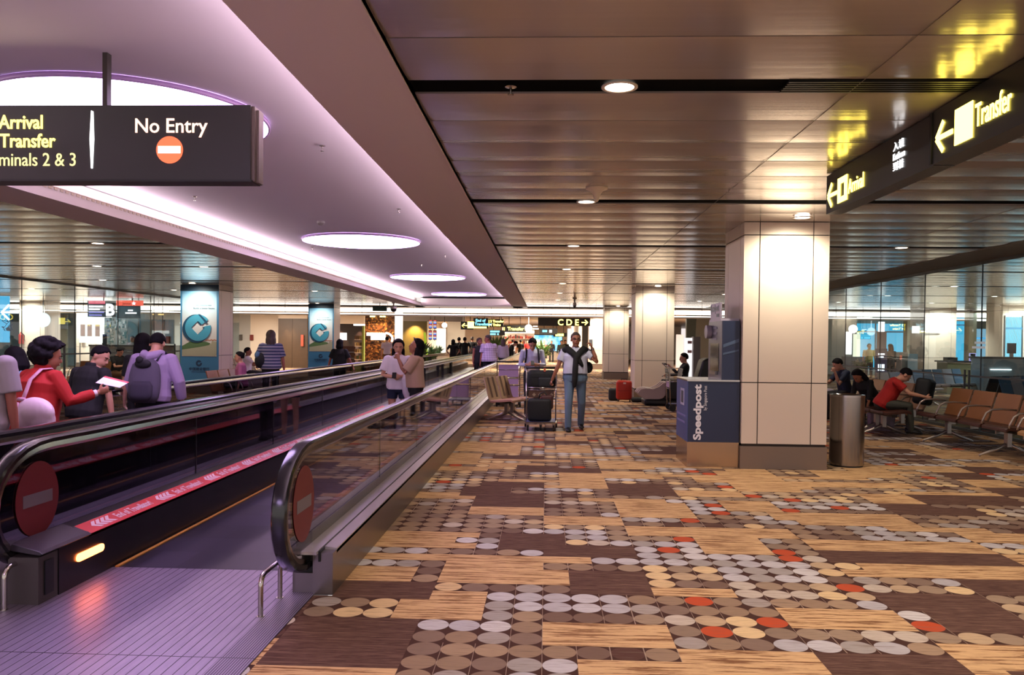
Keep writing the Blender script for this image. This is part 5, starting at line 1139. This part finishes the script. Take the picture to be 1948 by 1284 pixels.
t = thing('art_panel', 'glass mosaic panel glittering behind the gate counter', 'panel', (fx(218, 33), 33, 1.4)); inpart(t, 198, 242, 33, 0, 2.35, 'backing', mat('pale blue backing', '#a9bcc0', .3), .05)
rnd = random.Random(3); tl = [mat('mosaic white', '#e8f2f2', .1), mat('mosaic teal', '#5f8f93', .1), mat('mosaic grey', '#8ba3a6', .1)]
for k in range(60):
    p = rnd.uniform(200, 238); z = rnd.uniform(1.22, 2.25); inpart(t, p, p + rnd.uniform(1.5, 4), 32.97 - .0005 * k, z, z + rnd.uniform(.05, .14), 'tile', tl[rnd.choice((0, 1, 1, 2))], .02)
t = thing('notice_board', 'white lit notice board with pinkish posters left of the mosaic', 'board', (fx(172, 32), 32, 1.3)); inpart(t, 150, 196, 32, 1.28, 2.12, 'board', emit('lit notice board', '#f5ece2', 1.1), .05)
for p in (151, 194): inpart(t, p, p + 1.5, 32.02, 0, 1.3, 'post', mull)
for p in (153, 166, 181): inpart(t, p, p + 8, 31.98, 1.55, 2.02, 'poster', mat('pink poster', '#dcb9ae', .6))
pxbox(195, 202, 28.7, 1.24, 1.62, 'monitor', black, 'black monitor on the gate counter beside the notice board', 'monitor', .05)
for (p, Y_, z, lab) in ((40, 33.09, 1.45, 'red fire extinguisher on the leftmost bright column'), (157, 36.88, 1.3, 'small red call box on the bright column left of the B sign'), (318, 34.1, 1.3, 'small red notice beside the blue bank column'), (478, 42.9, 1.45, 'small red fire alarm box on the cream far wall')):
    if 'extinguisher' in lab:
        t = thing('fire_extinguisher', lab, 'fire extinguisher', (fx(p, Y_), Y_, z)); m = MB(); m.lathe([(.001, -.25), (.1, -.25), (.1, .12), (.03, .2), (.03, .25), (.001, .25)]); m.build('cylinder', redp, t, 'auto'); m = MB(); m.tube([(.0, 0, .24), (.14, 0, .1), (.13, 0, -.1)], .02, 6); m.build('hose', black, t, True)
    else: pxbox(p - 3, p + 3, Y_, z - .02, z + .28, 'call_box', mat('dark red enamel', '#7a2f2a', .5), lab, 'box')
pxbox(455, 460, 42.9, 1.43, 1.73, 'wall_panel', mat('dark grey box', '#5a5450', .5), 'small dark grey box on the far wall left of the red alarm', 'box')
pxbox(242, 330, 34.2, 1.25, 2.3, 'blue_screen_wall', mat('blue grey glass', '#7f9cab', .1), 'blue grey glass partition behind the gate counter', 'partition')
for k, p in enumerate((262, 285, 308)): pxbox(p, p + 1.2, 34.1, 0, 2.9, 'partition_post', mull, ('left', 'middle', 'right')[k] + ' post of the blue grey glass partition', 'post', .05)
# far left walls
wl(fx(438, 43), fx(476, 43), 43, 43.2, 0, 3.0, 'wall_far_1', mat('pale grey wall', '#b9b8b4', .5)); wl(fx(476, 43), fx(529, 43), 43, 43.2, 0, 3.0, 'wall_far_2', creamw)
wl(-17.8, -17.6, 35, 43, 0, 3.0, 'wall_far_side', greyw)
t = thing('wooden_doors', 'tall dark wooden double doors washed by two narrow spot beams', 'door', (fx(556, 42), 42, 0))
wood = mat('dark wood', '#54402f', .4, var=.15, bscale=4)
inpart(t, 529, 555.5, 42, 0, 2.6, 'door_leaf', wood, .06); inpart(t, 556, 584, 42, 0, 2.6, 'door_leaf', wood, .06); inpart(t, 529, 584, 42.03, 2.6, 2.95, 'head_panel', creamw, .06)
for p in (541, 552): lamp('SPOT', 'door_spot', (fx(p, 41.6), 41.75, 2.6), 60, (1, .75, .5), direction=(0, .12, -1), spot_size=R(38), spot_blend=.6, shadow_soft_size=.02)
pxbox(572, 577, 41.9, 1.15, 1.75, 'door_notice', mat('orange red notice', '#c9573c', .5), 'narrow orange-red notice on the dark wooden doors', 'notice', .02)
wl(fx(584, 43), fx(640, 43), 43, 43.2, 0, 3.0, 'wall_far_3', creamw)
# cafe
wl(fx(638, 42), fx(693, 42), 42, 42.2, 0, 2.35, 'wall_cafe', brownw); wl(fx(638, 42), fx(693, 42), 41.9, 42.2, 2.35, 2.95, 'wall_cafe_head', creamw)
for p in (644, 680): lamp('SPOT', 'cafe_spot', (fx(p, 41.5), 41.7, 2.4), 110, (1, .55, .35), direction=(0, .2, -1), spot_size=R(50), spot_blend=.6, shadow_soft_size=.02)
t = thing('cafe_counter', 'dark cafe counter with lit display left of the brown mosaic wall', 'counter', (fx(662, 39), 39, 0)); inpart(t, 648, 676, 39, 0, 1.2, 'cabinet', darkv, .6); inpart(t, 640, 659, 39.1, 1.5, 1.85, 'lit_display', whitel, .05)
for z in (.9, .6): inpart(t, 655, 674, 38.97, z, z + .02, 'shelf_edge', chrome)
t = thing('display_shelf', 'lime green framed shelf of snacks left of the brown mosaic wall', 'shelf', (fx(683, 38.5), 38.5, 0)); lime = mat('lime green laminate', '#b9cf5f', .5)
inpart(t, 688.5, 692, 38.5, 0, 2.2, 'side_panel', lime, .4); inpart(t, 672, 692, 38.5, 2.2, 2.28, 'top', whitel, .4); inpart(t, 670, 692, 38.5, 0, .35, 'base', lime, .4)
for k in range(4): inpart(t, 674, 688, 38.5, .55 + .32 * k, .58 + .32 * k, 'shelf', creamw, .35)
for k in range(12):
    c = rnd.choice(('#7a5a3c', '#c9b48a', '#3f4a2a', '#a88a5a')); bx(fx(674.8 + (k % 3) * 4.4, 38.6), fx(678 + (k % 3) * 4.4, 38.6), 38.55, 38.75, .58 + .32 * (k // 3) + .002, .75 + .32 * (k // 3), 'snack_box', mat('snack ' + c, c, .6), ('left', 'middle', 'right')[k % 3] + ' snack box on the ' + ('lowest', 'second', 'third', 'highest')[k // 3] + ' tier of the lime green shelf', 'box')
mosaic = mat('brown mosaic', '#6b4326', .35)
def build_mos(m_):
    T = NT(m_); b = m_.node_tree.nodes['Principled BSDF']; g = T.n('ShaderNodeNewGeometry').outputs['Position']; v = T.n('ShaderNodeTexVoronoi'); v.inputs['Scale'].default_value = 14; T.lk(g, v.inputs['Vector'])
    T.lk(T.ramp(T.white(v.outputs['Position']), [(0, '#3a2214'), (.4, '#6b4326'), (.7, '#8a5a30'), (.9, '#c08a4a')]), b.inputs['Base Color'])
build_mos(mosaic)
t = thing('mosaic_wall', 'brown mosaic cafe wall with a white glowing name sign', 'wall', (fx(722, 38), 38, 0)); inpart(t, 694, 750, 38, 0, 2.75, 'mosaic', mosaic, .3)
inpart(t, 697, 733, 37.9, 1.72, 1.86, 'glowing_sign_bar', whitel, .05); inpart(t, 705, 733, 37.9, 1.52, 1.70, 'glowing_sign_bar', whitel, .05)
m = MB(); m.tube([V((fx(733, 37.9) + .33 * sin(a) , 37.92, 1.58 + .27 * cos(a))) for a in [R(180 * k / 12) for k in range(9)]], .045, 8); o = m.build('glowing_arc', whitel, t, True); o.matrix_parent_inverse = M.Translation(-t.location)
for p in (703, 708, 722, 728): inpart(t, p, p + 4, 37.7, 2.60, 2.68, 'lamp_head', warml, .1)
for p in (705, 724): lamp('SPOT', 'mosaic_spot', (fx(p, 37.3), 37.35, 2.7), 130, (1, .62, .3), direction=(0, .5, -1), spot_size=R(75), spot_blend=.8, shadow_soft_size=.04)
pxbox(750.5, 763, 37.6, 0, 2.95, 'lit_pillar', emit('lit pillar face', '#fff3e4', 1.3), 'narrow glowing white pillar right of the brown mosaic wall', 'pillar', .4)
t = thing('gold_wall', 'dark olive gold wall washed by a warm lamp right of the white pillar', 'wall', (fx(786, 39), 39, 0)); inpart(t, 763.5, 812, 39, 0, 2.45, 'panel', mat('olive gold panel', '#7a6430', .4), .2); inpart(t, 763.5, 880, 39.02, 2.45, 2.95, 'head_panel', mat('taupe header', '#b8a796', .5), .2)
lamp('SPOT', 'gold_spot', (fx(786, 38.5), 38.6, 2.42), 190, (1, .75, .35), direction=(0, .35, -1), spot_size=R(95), spot_blend=.8, shadow_soft_size=.04)
t = thing('departure_screens', 'pair of tall departure boards with blue and red lines', 'display', (fx(822, 38), 38, 1.5))
for p in (818, 826): inpart(t, p, p + .8, 38.03, 1.5, 2.95, 'hanger', black)
for p in (815, 823.5):
    for z0, z1 in ((1.55, 2.0), (2.08, 2.5)):
        inpart(t, p, p + 6.5, 38, z0, z1, 'screen', mat('dark screen', '#1c2226', .3), .05)
        for k in range(6): inpart(t, p + .6, p + 6, 37.98, z0 + .04 + .065 * k, z0 + .075 + .065 * k, 'text_line', emit(('blue line', 'white line', 'red line')[k % 3], ('#6f83e0', '#dfe2ff', '#d8625a')[k % 3], 1.1))
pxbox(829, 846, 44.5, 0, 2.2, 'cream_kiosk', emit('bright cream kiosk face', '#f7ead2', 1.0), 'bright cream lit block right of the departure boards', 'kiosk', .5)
t = thing('globe_lamp', 'round white globe lamp above the cream kiosk', 'lamp', (fx(845, 38), 38, 2.25)); m = MB(); m.ell((0, 0, 0), .13, .13, .13); m.build('globe', whitel, t, True); m = MB(); m.box(-.01, .01, -.01, .01, .12, .7); m.build('hanger', black, t)
m = MB(); m.prism([(0, 0, 0), (.12, 0, 0), (-.1, 0, 1.9), (-.2, 0, 1.9)], (0, -.02, 0), (0, .02, 0)); o = m.build('green_banner', mat('lime banner', '#b7d83a', .5, em='#b7d83a', es=.25)); tag(o, 'leaning lime green banner pole beside the potted plants', 'banner'); o.location = (fx(813, 38.6), 38.6, 0)
leafm = mat('dark green leaves', '#2f4a2c', .5); leafl = mat('mid green leaves', '#5d7a48', .5)
def plant(x, y, z, h, n, mt, lab, rs=1):
    t = thing('potted_plant', lab, 'plant', (x, y, z)); m = MB(); m.lathe([(.001, 0), (.16 * rs, 0), (.2 * rs, .35), (.001, .35)]); m.build('pot', creamw, t, 'auto'); m = MB()
    for k in range(n):
        a = rnd.uniform(0, 2 * pi); r_ = rnd.uniform(.1, .42) * rs; b0 = V((0, 0, .3)); tip = V((cos(a) * r_, sin(a) * r_, rnd.uniform(.55, h))); mid = b0.lerp(tip, .55) + V((0, 0, .12)); s_ = V((-sin(a), cos(a), 0)) * .05 * rs
        m.add([b0, mid + s_, tip, mid - s_], [(0, 1, 2, 3)]); m.add([mid + s_ * 1.2, tip + V((cos(a), sin(a), -.5)) * .14, mid - s_ * 1.2 + V((0, 0, .1))], [(0, 1, 2)])
    m.build('leaves', mt, t)
plant(fx(820, 41), 41, 0, 1.4, 60, leafm, 'bushy dark potted plant at the foot of the green banner'); plant(fx(833, 43), 43, 0, 1.35, 60, leafm, 'bushy potted plant in front of the cream kiosk'); plant(fx(801, 38.3), 38.3, 0, 1.6, 50, leafm, 'potted plant left of the green banner, near the gold wall')
plant(fx(945, 50), 50, 0, 2.0, 80, leafl, 'leafy green plant above the crowd left of the red shop', 2); plant(fx(1032, 56), 56, 0, 1.9, 60, leafl, 'palm-like plant left of the big blue screen', 2)
person('cafe worker in a white shirt seen from behind at the mosaic wall', (fx(736, 37), 37.0, 0), .2, 1.72, .016, SKIN, ('short', HAIR), whitec, .8, brownc, 'long', shoeb)
person('person standing behind the gate counter right of the mosaic', (fx(252, 29.8), 29.8, 0), pi, 1.62, .018, SKIN, ('short', HAIRB), greyc, .8, darkc, 'long', shoeb)
# far corridor
wl(fx(850, 46), fx(884, 46), 46, 46.2, 0, 2.95, 'wall_far_4', creamw); wl(-9.0, -8.8, 46, 72, 0, 2.95, 'wall_far_5', creamw)
wl(-9, 12, 72, 72.2, 0, 2.95, 'wall_far_end', creamw); wl(fx(1100, 45.5), fx(1100, 45.5) + .2, 45.5, 72, 0, 2.95, 'wall_far_6', creamw)
def sign(p0, p1, Y_, z0, z1, lab, parts, m0=signblack):
    t = thing('hanging_sign', lab, 'sign', (fx((p0 + p1) / 2, Y_), Y_, z0)); inpart(t, p0, p1, Y_, z0, z1, 'sign_box', m0, .12)
    for a in (.25, .75): p = p0 + (p1 - p0) * a; m = MB(); m.box(fx(p, Y_) - .015, fx(p, Y_) + .015, Y_ + .04, Y_ + .07, z1, 2.95); inv(m.build('hanger', black, t), t)
    for s_, p, z, sz, mt in parts: inv(text(s_, sz, mt, (fx(p, Y_), Y_ - .005, z), FRONT, t, bold=.006), t)
    return t
bglow = emit('cyan sign lettering', '#7fd8f0', 1.6); gy = yglow2
sign(876, 900, 37.5, 2.05, 2.42, 'black hanging sign with a yellow left arrow and bright panel in the far hall', [('←', 877, 2.12, .36, gy), ('■', 887.5, 2.12, .40, gy)])
sign(900, 928, 40, 2.15, 2.66, 'far hanging sign with End of Travellator in cyan', [('End of', 904, 2.48, .19, bglow), ('Travellator', 902.5, 2.30, .19, bglow), ('■■■■■■■', 901, 2.16, .10, gy)])
sign(928, 957, 41, 2.25, 2.64, 'far hanging sign of yellow pictograms right of the cyan one', [('| 2 Transfer', 929, 2.48, .16, gy), ('| 4 Trains', 929, 2.30, .16, gy)])
sign(931, 960, 46, 1.85, 2.15, 'lower far sign with cyan lines under the yellow pictograms', [('■■■■■', 932, 2.03, .12, bglow), ('■■■  ■', 932, 1.88, .12, bglow)])
sign(957, 1000, 44, 2.02, 2.40, 'long far hanging sign with yellow words beside the round lamp', [('i  Transfer A', 958, 2.12, .26, gy)])
t = thing('round_clock', 'round glowing white disc among the far signs', 'sign', (fx(1005, 40), 40, 2.18)); m = MB(); m.loft([[(.19 * cos(2 * pi * k / 28), q, .19 * sin(2 * pi * k / 28)) for k in range(28)] for q in (-.05, .03)]); m.build('disc', whitel, t); m = MB(); m.box(-.015, .015, -.02, .01, .19, .77); m.box(.22, .5, -.02, .0, -.05, .0); m.box(.22, .45, -.02, .0, .07, .12); m.build('bracket', whitel, t)
sign(1023, 1122, 40, 2.31, 2.72, 'wide black far sign with big yellow gate letters and a right arrow', [('C D E', 1060, 2.35, .42, gy), ('→', 1104, 2.36, .42, gy)])
sign(1026, 1060, 47, 1.95, 2.30, 'small dark far sign with a blue and a white mark', [('■■', 1031, 2.08, .16, bglow), ('■', 1044, 2.06, .2, wglow)])
sign(1052, 1078, 52, 1.85, 2.1, 'small yellow-lettered sign above the blue screen', [('■■■', 1056, 1.9, .2, gy)])
t = thing('video_wall', 'large blue picture screen at the far end of the hall', 'display', (fx(1043, 66), 66, .7))
scr = mat('blue sea picture', '#3a8fc0', .4)
def build_scr(m_):
    T = NT(m_); b = m_.node_tree.nodes['Principled BSDF']; g = T.n('ShaderNodeNewGeometry').outputs['Position']; n_ = T.noise(g, 1.6, 4); c = T.ramp(n_, [(0, '#1c5f94'), (.45, '#3a93c6'), (.6, '#8fd0e8'), (.75, '#d8f0f4')], False); T.lk(c, b.inputs['Emission Color']); b.inputs['Emission Strength'].default_value = 1.0; T.lk(c, b.inputs['Base Color'])
build_scr(scr); inpart(t, 1016, 1069, 66, .75, 2.05, 'screen', scr, .1); inpart(t, 1015, 1070, 66.02, .68, 2.12, 'frame', black, .1); inpart(t, 1015, 1070, 66.05, 0, .7, 'stand', creamw, .2)
t = thing('doorway', 'bright white doorway with a dark frame left of the distant cream column', 'door', (fx(1092, 60), 60, 0)); inpart(t, 1078, 1106, 60, 0, 2.5, 'lit_opening', whitel, .05); 
for a, b_ in ((1078, 1079.5), (1095, 1096.5), (1105, 1106.5)): inpart(t, a, b_, 59.95, 0, 2.5, 'frame', mull)
# red shop
t = thing('shop_display', 'bright duty free shop front crowded with red and orange goods', 'shop', (fx(985, 62), 62, 0)); inpart(t, 955, 1016, 62.5, 0, 2.6, 'back_panel', creamw, .1); inpart(t, 950, 1016, 61.4, 2.15, 2.35, 'lit_header', whitel, .1)
for z in (.5, .9, 1.3, 1.7): inpart(t, 956, 1015, 62.0, z, z + .03, 'shelf', creamw, .5)
cs = ['#c43a26', '#d8582e', '#e8d9c0', '#a82a22', '#d89a4a', '#8c2a2a', '#f0e4d4', '#3a2a24']
CN = dict(zip(cs, ('red', 'orange', 'cream', 'dark red', 'amber', 'maroon', 'pale', 'dark brown')))
NW = 'one two three four five six seven eight nine ten eleven twelve thirteen fourteen fifteen sixteen seventeen eighteen'.split()
for k in range(72):
    r_, q = divmod(k, 18); c = rnd.choice(cs); p = 957 + q * 3.2
    o = pxbox(p, p + 2.4, 62.1, (.53, .93, 1.33, 1.73)[r_] + .001, (.53, .93, 1.33, 1.73)[r_] + rnd.uniform(.15, .32), 'boxed_goods', mat('goods ' + c, c, .5), '%s box on %s shelf of duty free shop, place %s from left' % (CN[c], ('lowest', 'second', 'third', 'top')[r_], NW[q]), 'goods', .2); o['group'] = 'boxed goods on the duty free shelves'
for k, (p, Y_) in enumerate(((990, 55), (1003, 58), (975, 56))): person(('distant shopper in black left of the young man with the phone', 'distant shopper in red near the duty free shelves', 'distant shopper in grey by the left of the duty free shelves')[k], (fx(p, Y_), Y_, 0), (0, pi, .5)[k], 1.66, .022, SKIN, ('short', HAIR), (blackc, redc, greyc)[k], .8, darkc, 'long', shoeb)
# between the cream columns and the kiosk
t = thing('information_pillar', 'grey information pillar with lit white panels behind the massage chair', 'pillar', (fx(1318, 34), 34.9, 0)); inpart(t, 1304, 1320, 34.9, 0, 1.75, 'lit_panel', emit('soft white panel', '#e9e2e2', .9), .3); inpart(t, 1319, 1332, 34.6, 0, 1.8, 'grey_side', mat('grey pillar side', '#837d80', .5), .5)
for k, z in enumerate((1.5, 1.1)): inpart(t, 1308, 1316, 34.88, z, z + .12, 'notice', mat('pink notice', '#c9a0a4', .5))
m = MB(); m.prism([(-.16, 0, 0), (.16, 0, 0), (.28, 0, 2.95), (-.2, 0, 2.95)], (0, -.15, 0), (0, .15, 0)); o = m.build('slanted_post', mat('grey green post', '#6f7465', .5)); tag(o, 'grey-green tapering post under the bright bulkhead behind the massage chair', 'post'); o.location = (fx(1312, 39), 39, 0)
pxbox(1342, 1350, 44, 0, 2.1, 'light_strip', whitel, 'tall bright white light strip just left of the kiosk', 'light'); pxbox(1333, 1341, 45, 0, 2.1, 'poster_stand', mat('poster grey', '#8f8a84', .5, var=.4, bscale=3), 'grey poster stand beside the bright light strip', 'stand')
wl(fx(1240, 52), 7.5, 52, 52.2, 0, 2.95, 'wall_far_7', creamw); pxbox(1286, 1300, 50, 0, 2.05, 'framed_board', mat('framed white board', '#d9d0cc', .5, em='#d9d0cc', es=.4), 'white framed board left of the information pillar', 'board')
# right gate room
wl(27, 27.2, 4, 42, 0, 3.0, 'wall_right', greyw); wl(7.5, 27, 42, 42.2, 0, 3.0, 'wall_right_back', mat('pale olive wall', '#a8a596', .5))
def win(p0, p1, Y_, z0, z1, lab, mt=cyanw, bars=()):
    t = thing('window', lab, 'window', (fx((p0 + p1) / 2, Y_), Y_, z0)); inpart(t, p0, p1, Y_, z0, z1, 'pane', mt, .04)
    inpart(t, p0 - 1.5, p0, Y_ - .05, z0 - .05, z1 + .05, 'frame', mull, .1); inpart(t, p1, p1 + 1.5, Y_ - .05, z0 - .05, z1 + .05, 'frame', mull, .1)
    for b_ in bars: inpart(t, b_, b_ + 2, Y_ - .04, z0, z1, 'mullion', mull, .05)
    inpart(t, p0, p1, Y_ - .04, z1 - .45, z1 - .38, 'transom', mat('blue shaded transom', '#2f6f92', .4), .05)
win(1629, 1722, 41.8, .3, 2.62, 'wide blue daylight window seen through the right glass wall', cyanw, (1664,))
win(1811, 1843, 38, .7, 2.9, 'narrow blue window right of the wide cream column'); win(1912, 1944, 30, .95, 2.6, 'bright pale blue window with a monitor in front of it', cyanb); win(1856, 1905, 37, .8, 2.3, 'grey blue window panel left of the bright pale one', emit('greyed blue pane', '#8fb4c6', .8), (1878,))
pxbox(1725, 1745, 37.0, 0, 2.95, 'olive_pillar', olive, 'olive pillar left of the wide cream column', 'pillar', .4); pxbox(1843, 1857, 34.0, 0, 2.95, 'olive_pillar', olive, 'olive grey pillar right of the narrow blue window', 'pillar', .4)
pxbox(1705, 1727, 33, 0, 1.25, 'dark_cabinet', mat('dark reddish cabinet', '#3b2a26', .5), 'dark reddish cabinet in front of the wide blue window', 'cabinet', .5); pxbox(1712, 1720, 32.95, .95, 1.13, 'red_notice', mat('orange red notice', '#c9573c', .5), 'small red notice on the dark cabinet', 'notice', .03)
pxbox(1727, 1746, 31.5, 0, 1.2, 'grey_cabinet', mat('slate cabinet', '#6f7f86', .5), 'slate grey cabinet right of the dark one', 'cabinet', .5)
t = thing('gate_counter', 'olive gate counter with a dark top and monitor beyond the right glass wall', 'counter', (fx(1828, 26), 26, 0)); inpart(t, 1803, 1850, 26, 0, 1.0, 'front', mat('olive counter front', '#a29a72', .5), .7); inpart(t, 1801, 1862, 25.95, 1.0, 1.05, 'top', black, .8); inpart(t, 1803, 1822, 26.1, 1.05, 1.16, 'ledge', steel_dark, .3)
t = thing('monitor', 'small violet-framed monitor on the olive gate counter', 'monitor', (fx(1851, 26), 26.1, 1.05)); inpart(t, 1845, 1857, 26.1, 1.05, 1.3, 'bezel', emit('violet screen edge', '#b9a6dc', .8), .05); inpart(t, 1846.5, 1855.5, 26.08, 1.08, 1.28, 'screen', black)
t = thing('long_counter', 'long pale grey counter with a dark top at the right edge beyond the glass', 'counter', (fx(1910, 23.5), 23.5, 0)); inpart(t, 1872, 1990, 23.5, 0, 1.17, 'front', mat('pale grey counter front', '#a8bac2', .4), .7); inpart(t, 1870, 1992, 23.45, 1.17, 1.22, 'top', black, .8)
for z in (.55, .85): inpart(t, 1885, 1925, 23.47, z, z + .02, 'light_line', whitel)
t = thing('monitor', 'dark computer monitor on the long pale counter in front of the bright window', 'monitor', (fx(1925, 24), 24, 1.22)); inpart(t, 1917, 1933, 24, 1.32, 1.62, 'screen', mat('slate screen', '#3c4656', .3), .05); inpart(t, 1922, 1928, 24, 1.22, 1.32, 'stand', creamw, .05)
t = thing('pictogram_post', 'post with a white pictogram sign above a purple standing board', 'sign', (fx(1678, 29), 29, 0)); inpart(t, 1671, 1682, 29, 2.0, 2.35, 'lit_pictogram', whitel, .06); inpart(t, 1668, 1686, 29.02, 1.0, 2.0, 'post', mat('grey violet post', '#77727c', .5), .06)
inpart(t, 1666, 1688, 28.9, 0, 1.4, 'standing_board', mat('deep purple board', '#3d3659', .5), .06); inpart(t, 1671, 1683, 28.88, 1.18, 1.23, 'print_line', wglow); inpart(t, 1673, 1681, 28.88, 1.08, 1.13, 'print_line', wglow)
inpart(t, 1671, 1676, 28.88, .62, .85, 'ring_mark', wglow); inpart(t, 1678, 1683, 28.88, .62, .85, 'ring_mark', wglow)
t = thing('lit_shop_stand', 'bright cream display stand with a globe lamp in the right gate room', 'display', (fx(1622, 36), 36, 0)); inpart(t, 1609, 1620, 36, 1.1, 2.1, 'lit_panel', whitel, .1); inpart(t, 1624, 1636, 36.3, 1.0, 2.0, 'lit_panel', emit('cream lit panel', '#f7e9c8', 1.2), .1); m = MB(); m.ell((0, 0, 2.22), .19, .19, .19); m.build('globe', whitel, t, True)
inpart(t, 1609, 1645, 35.8, 0, 1.0, 'counter', mat('slate cabinet', '#6f7f86', .5), .5)
pxbox(1735, 1752, 33, 2.02, 2.3, 'lit_sign', whitel, 'small bright white sign left of the wide cream column', 'sign', .05); pxbox(1752, 1788, 32.5, 2.06, 2.10, 'light_line', whitel, 'thin white light line across the wide cream column', 'light', .03)
person('distant person behind the bright stand in the right gate room', (fx(1653, 33), 33, 0), pi, 1.62, .02, SKIN, ('short', HAIRG), cl('yellow patterned shirt', '#a8a05a', var=.6, bscale=30), .8, darkc, 'long', shoeb)
person('distant person in black right of the purple standing board', (fx(1694, 30), 30, 0), .3, 1.60, .02, SKIN, ('long', HAIR), blackc, 1.5, blackc, 'long', shoeb)
plant(fx(1640, 31), 31, 0, 1.1, 30, leafl, 'low yellow-green plant by the bright stand in the right gate room')
# pale print on the right glass wall
prt = mat('white glass print', '#dfe6e8', .6, em='#dfe6e8', es=.15)
for (w_, z, s_) in ((.34, 1.56, 'upper'), (.42, 1.48, 'lower')): m = MB(); m.box(-.002, .002, 0, w_, 0, .04); o = m.build('window_print', prt); o.location = (7.492, 14.05, z); tag(o, s_ + ' white printed line on the right glass wall', 'print')
# ------------------------------------------------------------------ bank advertisements wrapped on two columns
adb = mat('advert blue', '#3f7fae', .45); adsky = mat('advert sky', '#dfe0e4', .5); adsky2 = mat('advert top blue', '#7db4d8', .5); adgreen = mat('advert green', '#5c7a52', .6); adpath = mat('advert path', '#b3b09a', .6); adlogo = mat('advert logo blue', '#4aa3c8', .35); adlogod = mat('advert logo edge', '#1c4f72', .4); adtext = mat('advert navy print', '#1c3a5c', .5)
adgrad = mat('advert sky fade', '#dfe0e4', .5)
def build_ad(m_):
    T = NT(m_); b = m_.node_tree.nodes['Principled BSDF']; tc = T.n('ShaderNodeTexCoord').outputs['Object']; sp_ = T.n('ShaderNodeSeparateXYZ'); T.lk(tc, sp_.inputs[0])
    T.lk(T.ramp(T.m('DIVIDE', sp_.outputs[2], 3.0), [(.3, '#e3d3cb'), (.62, '#dcdfe6'), (.8, '#a9cbe2'), (.95, '#4d90c0')], False), b.inputs['Base Color'])
build_ad(adgrad)
def advert(x, y, lab):
    t = thing('bank_advert', lab, 'advertisement', (x, y, 0)); W = 1.06
    def pt(mb, name, mt, par=t): return mb.build(name, mt, par)
    m = MB(); m.box(0, W, -.035, -.014, .28, 2.98); pt(m, 'blue_board', adb)
    m = MB(); m.box(.05, W - .05, -.040, -.035, 1.02, 2.95); pt(m, 'sky_picture', adgrad)
    m = MB(); m.box(0, W, -.043, -.040, 2.80, 2.98); pt(m, 'dark_top_band', mat('advert top navy', '#16324a', .6))
    m = MB(); m.prism([(.05, 0, 1.30), (.05, 0, 1.20), (.5, 0, 1.27), (.80, 0, 1.33), (.84, 0, 1.38), (.72, 0, 1.42), (.3, 0, 1.44)], (0, -.044, 0), (0, -.040, 0)); pt(m, 'green_hill', adgreen)
    m = MB(); m.prism([(.05, 0, 1.06), (.09, 0, 1.03), (W - .09, 0, 1.03), (W - .05, 0, 1.07), (W - .05, 0, 1.42), (.88, 0, 1.45), (.86, 0, 1.37), (.5, 0, 1.27), (.05, 0, 1.20)], (0, -.043, 0), (0, -.040, 0)); pt(m, 'pale_path', adpath)
    m = MB()
    for k in range(10): m.ell((.72 + .03 * k, -.043, 1.46 + .008 * (k % 3)), .018, .003, .018, n=8, k=5)
    pt(m, 'pink_trees', mat('advert coral trees', '#c98a72', .6))
    # a thick round coin shape with a square hole and an open side
    def coin(mb, cx, cz, r_, y0, y1, sq):
        A = [R(38 + 334 * k / 36) for k in range(37)]; out = [(cx + r_ * cos(a), cz + r_ * sin(a)) for a in A]
        inn = [];
        for a in A:
            q = sq / max(1e-6, abs(cos(a)) + abs(sin(a))); inn.append((cx + q * cos(a), cz + q * sin(a)))
        n = len(A); vs = [(px_, y0, pz_) for px_, pz_ in out] + [(px_, y0, pz_) for px_, pz_ in inn] + [(px_, y1, pz_) for px_, pz_ in out] + [(px_, y1, pz_) for px_, pz_ in inn]; fs = []
        for k in range(n - 1):
            fs += [(k, k + 1, n + k + 1, n + k), (2 * n + k, 3 * n + k, 3 * n + k + 1, 2 * n + k + 1), (k, 2 * n + k, 2 * n + k + 1, k + 1), (n + k, n + k + 1, 3 * n + k + 1, 3 * n + k)]
        fs += [(0, n, 3 * n, 2 * n), (n - 1, 3 * n - 1, 4 * n - 1, 2 * n - 1)] if False else []
        mb.add(vs, fs)
    m = MB(); coin(m, .45, 1.78, .385, -.052, -.045, .20); pt(m, 'logo_edge', adlogod); m = MB(); coin(m, .50, 1.80, .36, -.060, -.053, .19); pt(m, 'logo_face', adlogo)
    m = MB(); m.prism([(.50, 0, 2.17), (.56, 0, 2.17), (.77, 0, 1.95), (.72, 0, 1.92)], (0, -.064, 0), (0, -.060, 0)); pt(m, 'logo_notch', adlogod)
    m = MB(); coin(m, .52, .83, .085, -.040, -.036, .042); pt(m, 'small_logo', adtext)
    pt_ = text('中国建设银行', .095, adtext, (W / 2, -.038, .64), FRONT, t, align='CENTER', bold=.001); text('China Construction Bank', .042, adtext, (W / 2, -.038, .585), FRONT, t, align='CENTER')
    text('China Construction Bank', .045, adtext, (.40, -.042, 2.40), FRONT, t); text('Builds a better future', .068, adtext, (.36, -.042, 2.31), FRONT, t)
    return t
advert(-9.97, 21.6, 'blue bank advertisement with a round coin logo on the nearer left column'); advert(-9.78, 32.8, 'blue bank advertisement with a round coin logo on the more distant left column')
